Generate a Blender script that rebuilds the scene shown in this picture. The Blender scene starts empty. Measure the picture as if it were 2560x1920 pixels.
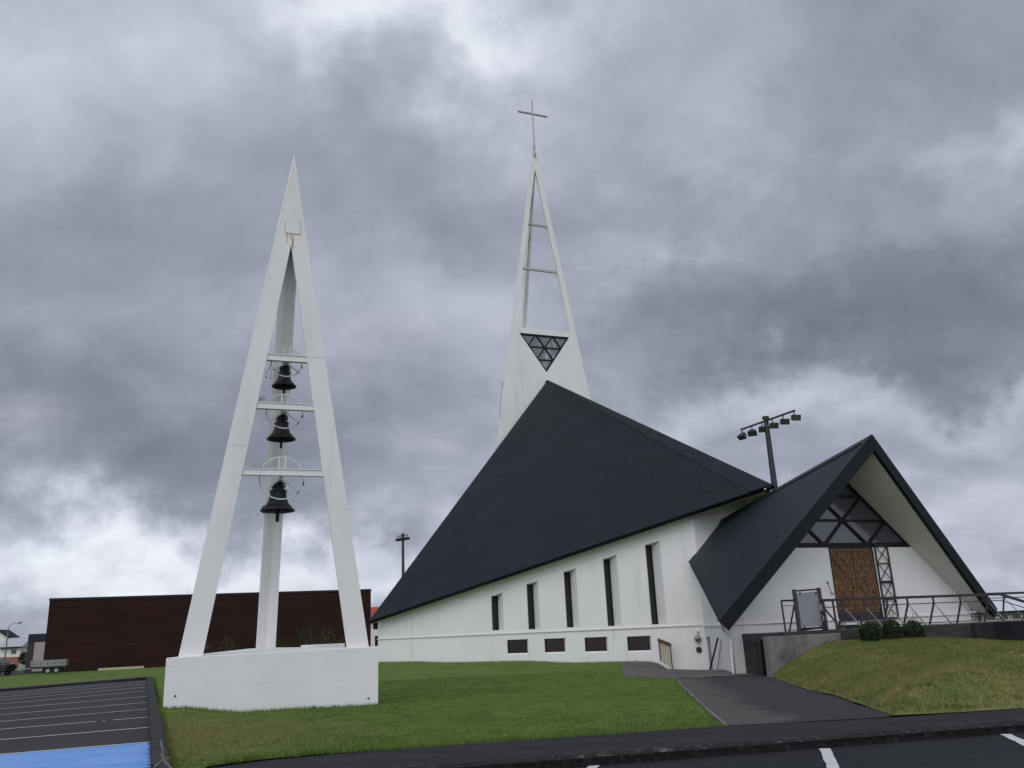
import bpy, bmesh, math, random
import numpy as np
from mathutils import Vector, Matrix
from mathutils.geometry import delaunay_2d_cdt
R = math.radians
random.seed(7); rng = np.random.default_rng(11)
scn = bpy.context.scene
COL = scn.collection

# ------------------------------------------------------------------ camera
FPX, PITCH, ROLL = 2130.0, R(16.34), R(-2.6)
EYE = Vector((0, 0, 1.6))
cam = bpy.data.cameras.new('camera'); co = bpy.data.objects.new('camera', cam); COL.objects.link(co)
cam.sensor_width = 36; cam.lens = FPX / 2560 * 36; cam.clip_start = 0.1; cam.clip_end = 20000
co.matrix_world = Matrix.Translation(EYE) @ Matrix.Rotation(R(90) + PITCH, 4, 'X') @ Matrix.Rotation(ROLL, 4, 'Z')
scn.camera = co
FW = Vector((0, math.cos(PITCH), math.sin(PITCH)))
UP0 = Vector((0, -math.sin(PITCH), math.cos(PITCH)))
RT = Vector((1, 0, 0)) * math.cos(ROLL) + UP0 * math.sin(ROLL)
UPV = Vector((1, 0, 0)) * -math.sin(ROLL) + UP0 * math.cos(ROLL)
def ray(x, y): return FW * FPX + RT * (x - 1280) - UPV * (y - 960)
def atY(x, y, Y): d = ray(x, y); return EYE + d * (Y / d.y)
def atZ(x, y, z): d = ray(x, y); return EYE + d * ((z - 1.6) / d.z)
def onpl(x, y, P0, n): d = ray(x, y); return EYE + d * ((P0 - EYE).dot(n) / d.dot(n))
def azv(a): return Vector((math.sin(R(a)), math.cos(R(a)), 0))

# ------------------------------------------------------------------ sky
SUN_EL, SUN_AZ = R(48), R(205)          # azimuth clockwise from +Y (behind the camera)
world = bpy.data.worlds.new("World"); scn.world = world; world.use_nodes = True
def build_sky():
    nt = world.node_tree; N = nt.nodes; L = nt.links; N.clear()
    out = N.new('ShaderNodeOutputWorld')
    tc = N.new('ShaderNodeTexCoord')
    nrm = N.new('ShaderNodeVectorMath'); nrm.operation = 'NORMALIZE'; L.new(tc.outputs['Generated'], nrm.inputs[0])
    sep = N.new('ShaderNodeSeparateXYZ'); L.new(nrm.outputs[0], sep.inputs[0])
    def M(op, a, b=None, c=None):
        n = N.new('ShaderNodeMath'); n.operation = op
        for i, v in enumerate((a, b, c)):
            if v is None: continue
            if isinstance(v, (int, float)): n.inputs[i].default_value = v
            else: L.new(v, n.inputs[i])
        return n.outputs[0]
    zc = M('ADD', M('MAXIMUM', sep.outputs[2], 0.0), 0.42)
    cx = M('DIVIDE', sep.outputs[0], zc); cy = M('DIVIDE', sep.outputs[1], zc)
    cmb = N.new('ShaderNodeCombineXYZ'); L.new(cx, cmb.inputs[0]); L.new(cy, cmb.inputs[1])
    def noise(scale, det, rough, dist, off):
        mp = N.new('ShaderNodeMapping'); L.new(cmb.outputs[0], mp.inputs[0]); mp.inputs['Location'].default_value = off
        mp.inputs['Scale'].default_value = (1, 1.15, 1)
        n = N.new('ShaderNodeTexNoise'); n.inputs['Scale'].default_value = scale; n.inputs['Detail'].default_value = det
        n.inputs['Roughness'].default_value = rough; n.inputs['Distortion'].default_value = dist
        L.new(mp.outputs[0], n.inputs['Vector']); return n.outputs[0]
    n1 = noise(2.6, 9, 0.52, 0.35, (3.1, 1.7, 0)); n2 = noise(8.0, 8, 0.52, 0.3, (7.3, 2.2, 0))
    # warp of the direction so the big light and dark masses have ragged edges
    wn = N.new('ShaderNodeTexNoise'); wn.inputs['Scale'].default_value = 4.5; wn.inputs['Detail'].default_value = 8; wn.inputs['Roughness'].default_value = .58
    L.new(nrm.outputs[0], wn.inputs['Vector'])
    ws = N.new('ShaderNodeVectorMath'); ws.operation = 'SUBTRACT'; L.new(wn.outputs[1], ws.inputs[0]); ws.inputs[1].default_value = (.5, .5, .5)
    wm = N.new('ShaderNodeVectorMath'); wm.operation = 'SCALE'; L.new(ws.outputs[0], wm.inputs[0]); wm.inputs['Scale'].default_value = 0.46
    wa = N.new('ShaderNodeVectorMath'); wa.operation = 'ADD'; L.new(nrm.outputs[0], wa.inputs[0]); L.new(wm.outputs[0], wa.inputs[1])
    tot = M('ADD', M('MULTIPLY', M('SUBTRACT', n1, 0.5), 0.60), M('MULTIPLY', M('SUBTRACT', n2, 0.5), 0.28))
    tot = M('ADD', tot, 0.49)
    # (photo x, photo y, sx, sy in px, amplitude): clouds anchored to directions in the sky
    blobs = [(1050, 20, 300, 130, .36), (330, 110, 180, 110, -.12), (600, 60, 500, 130, .12), (100, 250, 360, 220, .10), (1700, 330, 360, 200, .18), (1350, 120, 400, 160, .08),
             (900, 380, 240, 110, -.07), (1080, 530, 240, 100, -.10), (2280, 220, 400, 170, -.12), (2400, 395, 120, 40, .14), (2200, 560, 420, 140, -.10),
             (2330, 820, 360, 110, -.26), (1870, 800, 360, 90, -.22), (1950, 620, 420, 120, -.08), (1600, 640, 90, 50, .10), (2530, 480, 90, 90, .08),
             (150, 640, 420, 150, -.12), (120, 1010, 420, 120, -.20), (480, 1100, 300, 90, -.16), (1080, 780, 320, 170, .12), (700, 1240, 240, 60, -.20),
             (1990, 1000, 520, 50, .15), (2480, 1010, 160, 60, .08), (2250, 1150, 420, 60, -.08), (2300, 1290, 460, 110, .14),
             (60, 1360, 330, 80, .24), (330, 1440, 460, 80, .20), (740, 1470, 420, 80, .26), (2450, 1440, 400, 80, .16)]
    for (px, py, sx, sy, a) in blobs:
        d = ray(px, py).normalized(); ux = RT - d * RT.dot(d); ux.normalize(); uy = d.cross(ux)
        def dot(v):
            n = N.new('ShaderNodeVectorMath'); n.operation = 'DOT_PRODUCT'; L.new(wa.outputs[0], n.inputs[0]); n.inputs[1].default_value = v; return n.outputs['Value']
        ex = M('DIVIDE', dot(ux), sx / 2200); ey = M('DIVIDE', dot(uy), sy / 2200)
        q = M('ADD', M('MULTIPLY', ex, ex), M('MULTIPLY', ey, ey))
        g = M('MULTIPLY', M('EXPONENT', M('MULTIPLY', q, -0.6)), M('GREATER_THAN', dot(d), 0.0))
        tot = M('ADD', tot, M('MULTIPLY', g, a))
    # the sky opens behind the viewer and overhead
    back = M('MAXIMUM', M('MULTIPLY', sep.outputs[1], -0.9), 0.0)
    tot = M('ADD', tot, M('MULTIPLY', back, 0.45))
    cr = N.new('ShaderNodeValToRGB'); L.new(tot, cr.inputs[0]); e = cr.color_ramp.elements
    e[0].position = 0.02; e[0].color = (.165, .182, .235, 1)
    e[1].position = 1.0; e[1].color = (.90, .92, 1.0, 1)
    for p, c in ((.25, (.238, .258, .318)), (.45, (.345, .368, .446)), (.62, (.475, .498, .592)), (.80, (.65, .67, .775))):
        k = e.new(p); k.color = (*c, 1)
    # faint blue-green and violet shifts inside the cloud
    hn = noise(1.1, 3, 0.5, 0.0, (1.3, 9.7, 0))
    tint = N.new('ShaderNodeMix'); tint.data_type = 'RGBA'; tint.blend_type = 'MIX'; L.new(M('MULTIPLY_ADD', hn, 2.0, -0.5), tint.inputs[0])
    tint.inputs[6].default_value = (1.01, .985, 1.01, 1); tint.inputs[7].default_value = (.965, 1.015, .995, 1)
    mul = N.new('ShaderNodeMix'); mul.data_type = 'RGBA'; mul.blend_type = 'MULTIPLY'; mul.inputs[0].default_value = 1
    L.new(cr.outputs[0], mul.inputs[6]); L.new(tint.outputs[2], mul.inputs[7])
    bgc = N.new('ShaderNodeBackground'); L.new(mul.outputs[2], bgc.inputs[0]); bgc.inputs[1].default_value = 1.0
    bst = M('MULTIPLY_ADD', back, 0.9, 1.0); L.new(bst, bgc.inputs[1])
    sky = N.new('ShaderNodeTexSky'); sky.sky_type = 'NISHITA'; sky.sun_disc = False; sky.sun_elevation = SUN_EL; sky.sun_rotation = SUN_AZ
    bgs = N.new('ShaderNodeBackground'); L.new(sky.outputs[0], bgs.inputs[0]); bgs.inputs[1].default_value = 0.06
    mx = N.new('ShaderNodeMixShader'); mx.inputs[0].default_value = 0.93
    L.new(bgs.outputs[0], mx.inputs[1]); L.new(bgc.outputs[0], mx.inputs[2]); L.new(mx.outputs[0], out.inputs[0])
build_sky()
sun = bpy.data.lights.new('sun', 'SUN'); sun.energy = 0.95; sun.angle = R(40); sun.color = (1, .965, .92)
so = bpy.data.objects.new('sun', sun); COL.objects.link(so)
sd = Vector((math.sin(SUN_AZ) * math.cos(SUN_EL), math.cos(SUN_AZ) * math.cos(SUN_EL), math.sin(SUN_EL)))
so.rotation_euler = sd.to_track_quat('Z', 'Y').to_euler()
vs = scn.view_settings; vs.view_transform = 'Standard'; vs.look = 'None'; vs.gamma = 1; vs.exposure = 0; vs.use_curve_mapping = False
world.cycles.sampling_method = 'MANUAL'; world.cycles.sample_map_resolution = 1024

# ------------------------------------------------------------------ materials
def mat(name, col, rough=.7, metal=0, spec=.5, n1=None, n2=None, bump=None, extra=None):
    """n1/n2: (scale, colour, low, high) noise overlays; bump: (scale, strength, distance)"""
    m = bpy.data.materials.new(name); m.use_nodes = True; nt = m.node_tree; N = nt.nodes; L = nt.links
    b = N['Principled BSDF']; b.inputs['Roughness'].default_value = rough; b.inputs['Metallic'].default_value = metal
    b.inputs['Specular IOR Level'].default_value = spec
    b.inputs['Base Color'].default_value = (*col, 1)
    geo = N.new('ShaderNodeNewGeometry'); cur = None
    for ov in (n1, n2):
        if not ov: continue
        sc, c, lo, hi = ov[:4]
        t = N.new('ShaderNodeTexNoise'); t.inputs['Detail'].default_value = 6; t.inputs['Roughness'].default_value = .62
        if isinstance(sc, (int, float)): t.inputs['Scale'].default_value = sc; L.new(geo.outputs['Position'], t.inputs['Vector'])
        else:
            mp = N.new('ShaderNodeMapping'); mp.inputs['Scale'].default_value = sc; L.new(geo.outputs['Position'], mp.inputs[0])
            t.inputs['Scale'].default_value = 1; L.new(mp.outputs[0], t.inputs['Vector'])
        mr = N.new('ShaderNodeMapRange'); mr.inputs[1].default_value = lo; mr.inputs[2].default_value = hi; L.new(t.outputs[0], mr.inputs[0])
        mx = N.new('ShaderNodeMix'); mx.data_type = 'RGBA'; L.new(mr.outputs[0], mx.inputs[0])
        if cur is None: mx.inputs[6].default_value = (*col, 1)
        else: L.new(cur, mx.inputs[6])
        mx.inputs[7].default_value = (*c, 1); cur = mx.outputs[2]
    if cur is not None: L.new(cur, b.inputs['Base Color'])
    if bump:
        t = N.new('ShaderNodeTexNoise'); t.inputs['Scale'].default_value = bump[0]; t.inputs['Detail'].default_value = 5; L.new(geo.outputs['Position'], t.inputs['Vector'])
        bp = N.new('ShaderNodeBump'); bp.inputs['Strength'].default_value = bump[1]; bp.inputs['Distance'].default_value = bump[2]
        L.new(t.outputs[0], bp.inputs['Height']); L.new(bp.outputs[0], b.inputs['Normal'])
    if extra: extra(m, nt, N, L, b, geo, cur)
    return m

AX = azv(-22); PE = azv(68)
def ribs(axis, pitch, strength, dist, dark=None):
    def f(m, nt, N, L, b, geo, cur):
        d = N.new('ShaderNodeVectorMath'); d.operation = 'DOT_PRODUCT'; L.new(geo.outputs['Position'], d.inputs[0]); d.inputs[1].default_value = axis
        k = N.new('ShaderNodeMath'); k.operation = 'MULTIPLY'; L.new(d.outputs['Value'], k.inputs[0]); k.inputs[1].default_value = 2 * math.pi / pitch
        s = N.new('ShaderNodeMath'); s.operation = 'SINE'; L.new(k.outputs[0], s.inputs[0])
        bp = N.new('ShaderNodeBump'); bp.inputs['Strength'].default_value = strength; bp.inputs['Distance'].default_value = dist
        L.new(s.outputs[0], bp.inputs['Height']); L.new(bp.outputs[0], b.inputs['Normal'])
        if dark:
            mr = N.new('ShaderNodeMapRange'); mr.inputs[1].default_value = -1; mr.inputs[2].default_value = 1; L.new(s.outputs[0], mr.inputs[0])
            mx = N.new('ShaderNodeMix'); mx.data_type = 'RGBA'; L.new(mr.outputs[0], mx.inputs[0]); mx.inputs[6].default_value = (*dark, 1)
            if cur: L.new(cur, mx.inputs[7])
            sp = N.new('ShaderNodeVectorMath'); sp.operation = 'DOT_PRODUCT'; L.new(geo.outputs['Position'], sp.inputs[0]); sp.inputs[1].default_value = (0, 0, .42)
            fr_ = N.new('ShaderNodeMath'); fr_.operation = 'FRACT'; L.new(sp.outputs['Value'], fr_.inputs[0])
            gt_ = N.new('ShaderNodeMath'); gt_.operation = 'LESS_THAN'; L.new(fr_.outputs[0], gt_.inputs[0]); gt_.inputs[1].default_value = .022
            # each run of sheets weathers a little differently
            a2 = N.new('ShaderNodeVectorMath'); a2.operation = 'DOT_PRODUCT'; L.new(geo.outputs['Position'], a2.inputs[0]); a2.inputs[1].default_value = axis * .93
            f2 = N.new('ShaderNodeMath'); f2.operation = 'FLOOR'; L.new(a2.outputs['Value'], f2.inputs[0]); f3 = N.new('ShaderNodeMath'); f3.operation = 'FLOOR'; L.new(sp.outputs['Value'], f3.inputs[0])
            cb2 = N.new('ShaderNodeCombineXYZ'); L.new(f2.outputs[0], cb2.inputs[0]); L.new(f3.outputs[0], cb2.inputs[1]); wn2 = N.new('ShaderNodeTexWhiteNoise'); wn2.noise_dimensions = '2D'; L.new(cb2.outputs[0], wn2.inputs['Vector'])
            m5 = N.new('ShaderNodeMath'); m5.operation = 'MULTIPLY_ADD'; L.new(wn2.outputs['Value'], m5.inputs[0]); m5.inputs[1].default_value = .16; m5.inputs[2].default_value = .92
            m6 = N.new('ShaderNodeMath'); m6.operation = 'MULTIPLY_ADD'; L.new(gt_.outputs[0], m6.inputs[0]); m6.inputs[1].default_value = -.35; L.new(m5.outputs[0], m6.inputs[2])
            sc2 = N.new('ShaderNodeVectorMath'); sc2.operation = 'SCALE'; L.new(mx.outputs[2], sc2.inputs[0]); L.new(m6.outputs[0], sc2.inputs['Scale'])
            L.new(sc2.outputs[0], b.inputs['Base Color'])
    return f
WHITE = mat('white_render', (.715, .71, .695), .75, n1=(.55, (.655, .655, .635), .45, .75), n2=((2.2, 2.2, .25), (.60, .60, .575), .55, .78), bump=(28, .25, .004))
def dirty(m, nt, N, L, b, geo, cur):
    # stains low on the wall and scuffs
    mp = N.new('ShaderNodeMapping'); mp.inputs['Scale'].default_value = (3, 3, 14); L.new(geo.outputs['Position'], mp.inputs[0])
    t = N.new('ShaderNodeTexNoise'); t.inputs['Scale'].default_value = 1; t.inputs['Detail'].default_value = 7; L.new(mp.outputs[0], t.inputs['Vector'])
    mr = N.new('ShaderNodeMapRange'); mr.inputs[1].default_value = .60; mr.inputs[2].default_value = .80; L.new(t.outputs[0], mr.inputs[0])
    ml = N.new('ShaderNodeMath'); ml.operation = 'MULTIPLY'; ml.inputs[1].default_value = .28; L.new(mr.outputs[0], ml.inputs[0])
    mx = N.new('ShaderNodeMix'); mx.data_type = 'RGBA'; L.new(ml.outputs[0], mx.inputs[0]); L.new(cur, mx.inputs[6]); mx.inputs[7].default_value = (.36, .37, .34, 1)
    L.new(mx.outputs[2], b.inputs['Base Color'])
PLINTH = mat('stained_white_render', (.70, .695, .685), .75, n1=(.5, (.63, .63, .62), .42, .75), bump=(24, .3, .005), extra=dirty)
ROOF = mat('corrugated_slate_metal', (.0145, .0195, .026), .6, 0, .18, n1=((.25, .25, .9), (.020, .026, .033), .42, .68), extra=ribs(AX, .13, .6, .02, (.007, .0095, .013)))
ROOFP = mat('slate_metal_sheet', (.015, .019, .025), .55, 0, .18, n1=(.7, (.011, .015, .020), .4, .7), n2=((3, 3, .6), (.020, .025, .031), .55, .75))
CAP = mat('slate_metal_flashing', (.017, .020, .025), .5, 0, .2, n1=(1.5, (.012, .015, .019), .4, .7))
FASCIA = mat('dark_fascia_paint', (.006, .008, .012), .5, 0, .18)
SOFFIT = mat('cream_soffit_paint', (.66, .66, .58), .8, n1=(.8, (.60, .60, .53), .4, .7))
GLASS = mat('dark_glass', (.012, .014, .017), .12, 0, .9)
GLASSG = mat('gable_glass', (.040, .042, .052), .14, 0, .9, n1=((9, 9, 30), (.075, .077, .092), .42, .68))
GLASST = mat('steeple_glass', (.07, .085, .095), .06, 0, 1.0, n1=((.9, .9, .9), (.28, .32, .34), .54, .60))
GLASSB = mat('brown_tinted_glass', (.022, .010, .009), .15, 0, .6)
LEADED = mat('patterned_dark_glass', (.007, .008, .010), .35, 0, .5, n1=((16, 16, 16), (.040, .042, .046), .5, .66))
FRAME = mat('black_frame', (.006, .007, .010), .5, 0, .25)
IRON = mat('rusty_dark_iron', (.020, .019, .021), .6, n1=(9, (.045, .028, .020), .5, .75))
STEEL = mat('galvanised_steel', (.34, .34, .32), .5, .3, n1=(6, (.25, .24, .22), .4, .7))
WSTEEL = mat('white_painted_steel', (.68, .69, .68), .5, n1=(5, (.6, .6, .58), .5, .8))
BRONZE = mat('blackened_bronze', (.012, .014, .017), .5, .2, .4, n1=(8, (.022, .024, .027), .45, .7))
WOOD = mat('varnished_wood', (.130, .060, .022), .5, n1=((9, 9, 1.5), (.062, .025, .011), .4, .68), n2=(2, (.15, .066, .026), .5, .75))
WOODR = mat('carved_wood_relief', (.20, .105, .042), .5, n1=((7, 7, 2), (.085, .036, .016), .42, .66))
CONC = mat('weathered_concrete', (.170, .165, .150), .9, n1=(1.4, (.085, .085, .078), .42, .65), n2=(6, (.23, .22, .20), .58, .8), bump=(30, .4, .01))
ASPH = mat('asphalt', (.030, .030, .034), .88, 0, .3, n1=(.6, (.038, .036, .040), .4, .65), n2=(55, (.060, .060, .064), .60, .78), bump=(60, .5, .008))
ASPHD = mat('dark_asphalt', (.012, .014, .018), .85, 0, .25, n1=((.5, 1.6, 1), (.018, .020, .024), .4, .65), n2=(45, (.034, .036, .040), .56, .74), bump=(60, .5, .008))
KERB = mat('asphalt_kerb', (.028, .027, .030), .9, 0, .3, n1=((.9, .9, 4), (.045, .042, .042), .45, .7), n2=(12, (.15, .145, .135), .69, .80), bump=(25, .9, .02))
def scuffs(m, nt, N, L, b, geo, cur):
    # pale scratches that run along the path, and a crumbled pale arris over a dark kerb face
    d1_ = N.new('ShaderNodeVectorMath'); d1_.operation = 'DOT_PRODUCT'; L.new(geo.outputs['Position'], d1_.inputs[0]); d1_.inputs[1].default_value = (.97, .16, 0)
    d2_ = N.new('ShaderNodeVectorMath'); d2_.operation = 'DOT_PRODUCT'; L.new(geo.outputs['Position'], d2_.inputs[0]); d2_.inputs[1].default_value = (-.16, .97, 0)
    k1 = N.new('ShaderNodeMath'); k1.operation = 'MULTIPLY'; k1.inputs[1].default_value = 1.1; L.new(d1_.outputs['Value'], k1.inputs[0])
    k2_ = N.new('ShaderNodeMath'); k2_.operation = 'MULTIPLY'; k2_.inputs[1].default_value = 11.; L.new(d2_.outputs['Value'], k2_.inputs[0])
    cm = N.new('ShaderNodeCombineXYZ'); L.new(k1.outputs[0], cm.inputs[0]); L.new(k2_.outputs[0], cm.inputs[1])
    t = N.new('ShaderNodeTexNoise'); t.inputs['Scale'].default_value = 1; t.inputs['Detail'].default_value = 9; t.inputs['Roughness'].default_value = .72; L.new(cm.outputs[0], t.inputs['Vector'])
    mr = N.new('ShaderNodeMapRange'); mr.inputs[1].default_value = .62; mr.inputs[2].default_value = .74; L.new(t.outputs[0], mr.inputs[0])
    mx = N.new('ShaderNodeMix'); mx.data_type = 'RGBA'; L.new(mr.outputs[0], mx.inputs[0]); L.new(cur, mx.inputs[6]); mx.inputs[7].default_value = (.13, .125, .118, 1)
    L.new(mx.outputs[2], b.inputs['Base Color'])
PAVEA = mat('worn_asphalt_path', (.020, .020, .023), .9, 0, .25, n1=((.35, 2.2, 1), (.031, .030, .033), .45, .7), n2=(34, (.065, .063, .060), .60, .74), bump=(50, .7, .012), extra=scuffs)
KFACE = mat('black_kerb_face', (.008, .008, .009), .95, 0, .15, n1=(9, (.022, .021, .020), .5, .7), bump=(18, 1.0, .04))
ARRIS = mat('crumbled_kerb_arris', (.028, .028, .029), .95, 0, .2, n1=(6, (.11, .105, .10), .54, .68), n2=(22, (.015, .015, .016), .52, .66), bump=(20, 1.0, .03))
def dusty(m, nt, N, L, b, geo, cur):
    p0, p1 = (4.46, 26.95), (2.80, 13.0)
    dx, dy = p1[0] - p0[0], p1[1] - p0[1]; Ln = math.hypot(dx, dy); nx, ny = -dy / Ln, dx / Ln
    if nx < 0: nx, ny = -nx, -ny
    d = N.new('ShaderNodeVectorMath'); d.operation = 'DOT_PRODUCT'; L.new(geo.outputs['Position'], d.inputs[0]); d.inputs[1].default_value = (nx, ny, 0)
    mp = N.new('ShaderNodeMapping'); mp.inputs['Scale'].default_value = (.7, 3.2, 1); L.new(geo.outputs['Position'], mp.inputs[0])
    t = N.new('ShaderNodeTexNoise'); t.inputs['Scale'].default_value = 1; t.inputs['Detail'].default_value = 7; L.new(mp.outputs[0], t.inputs['Vector'])
    k = N.new('ShaderNodeMath'); k.operation = 'MULTIPLY_ADD'; L.new(t.outputs[0], k.inputs[0]); k.inputs[1].default_value = -3.4; L.new(d.outputs['Value'], k.inputs[2])
    c0 = p0[0] * nx + p0[1] * ny
    mr = N.new('ShaderNodeMapRange'); mr.inputs[1].default_value = c0 - 1.15; mr.inputs[2].default_value = c0 - .75; mr.inputs[3].default_value = .85; mr.inputs[4].default_value = 0; L.new(k.outputs[0], mr.inputs[0])
    mx = N.new('ShaderNodeMix'); mx.data_type = 'RGBA'; L.new(mr.outputs[0], mx.inputs[0]); L.new(cur, mx.inputs[6]); mx.inputs[7].default_value = (.095, .085, .078, 1)
    L.new(mx.outputs[2], b.inputs['Base Color'])
DRIVE = mat('driveway_asphalt', (.036, .034, .038), .9, 0, .25, n1=((.45, 2.0, 1), (.085, .078, .073), .60, .76), n2=(50, (.068, .066, .066), .58, .74), bump=(60, .4, .008), extra=dusty)
PAVEG = mat('grey_dusty_paving', (.115, .102, .094), .92, n1=((.7, 3.0, 1), (.052, .048, .047), .45, .62), n2=(30, (.15, .14, .13), .62, .8), bump=(40, .4, .01))
PAINT = mat('white_road_paint', (.58, .58, .58), .8, n1=(9, (.35, .35, .35), .56, .75))
PAINTB = mat('blue_road_paint', (.17, .35, .70), .75, n1=((1.2, 3, 1), (.105, .27, .66), .45, .7), n2=(25, (.19, .38, .76), .55, .8))
def panel_joints(m, nt, N, L, b, geo, cur):
    # horizontal sheets with vertical butt joints
    dd_ = N.new('ShaderNodeVectorMath'); dd_.operation = 'DOT_PRODUCT'; L.new(geo.outputs['Position'], dd_.inputs[0]); dd_.inputs[1].default_value = (.95, .31, 0)
    sp = N.new('ShaderNodeSeparateXYZ'); L.new(geo.outputs['Position'], sp.inputs[0])
    cm = N.new('ShaderNodeCombineXYZ'); L.new(dd_.outputs['Value'], cm.inputs[0]); L.new(sp.outputs[2], cm.inputs[1])
    br = N.new('ShaderNodeTexBrick'); L.new(cm.outputs[0], br.inputs['Vector']); br.inputs['Scale'].default_value = 1; br.inputs['Brick Width'].default_value = 3.2; br.inputs['Row Height'].default_value = .62
    br.inputs['Mortar Size'].default_value = .035; br.inputs['Mortar Smooth'].default_value = .2; br.inputs['Bias'].default_value = 0
    br.inputs['Color1'].default_value = (1, 1, 1, 1); br.inputs['Color2'].default_value = (.93, .93, .93, 1); br.inputs['Mortar'].default_value = (.80, .79, .79, 1)
    mx = N.new('ShaderNodeMix'); mx.data_type = 'RGBA'; mx.blend_type = 'MULTIPLY'; mx.inputs[0].default_value = 1; L.new(cur, mx.inputs[6]); L.new(br.outputs[0], mx.inputs[7]); L.new(mx.outputs[2], b.inputs['Base Color'])
RUSTHALL = mat('rust_brown_cladding', (.022, .010, .0090), .85, 0, .15, n1=((.35, .35, 4), (.036, .0125, .0095), .42, .66), n2=((.16, .16, .7), (.014, .0085, .0085), .48, .72), extra=panel_joints)
BLUEBLK = mat('blue_black_metal', (.012, .013, .022), .7, 0, .3)
PINKGREY = mat('pinkish_grey_panel', (.30, .27, .27), .8, n1=(2, (.26, .235, .235), .4, .7))
PANEL = mat('grey_notice_panel', (.235, .235, .26), .45, 0, .5, n1=(1.2, (.205, .205, .23), .4, .7))
DGREY = mat('dark_grey_metal', (.018, .021, .028), .55, n1=((2, 2, 14), (.026, .029, .037), .5, .75))
RUBBER = mat('tyre_rubber', (.012, .012, .013), .8)
ALU = mat('dull_aluminium', (.23, .25, .235), .55, .4, n1=(4, (.16, .18, .165), .45, .7))
RED = mat('red_roof_sheet', (.33, .055, .04), .7)
HWHITE = mat('house_white', (.62, .61, .57), .8)
HROOF = mat('pale_grey_roof', (.36, .38, .41), .6)
BRICK = mat('brick_base', (.22, .10, .08), .85)
CARBLK = mat('dark_car_paint', (.010, .012, .022), .25, .3, .6)
LAMPR = mat('red_lens', (.25, .01, .01), .3)
HILL = mat('hazed_moor_hillside', (.085, .10, .115), .95, n1=(.004, (.065, .08, .085), .4, .65))  # blue-grey puts the haze of distance into the moor colour
RUSTST = mat('rust_stain', (.42, .20, .05), .8, n1=((20, 20, 2), (.60, .52, .42), .45, .62))
CABLE = mat('grey_cable', (.25, .26, .28), .6)
BRASSY = mat('pale_yellow_bars', (.42, .36, .22), .6, n1=(9, (.28, .2, .1), .5, .7))
ROPE = mat('white_rope', (.6, .6, .62), .8)
BLUEP = mat('blue_plastic', (.03, .06, .10), .5)

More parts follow.
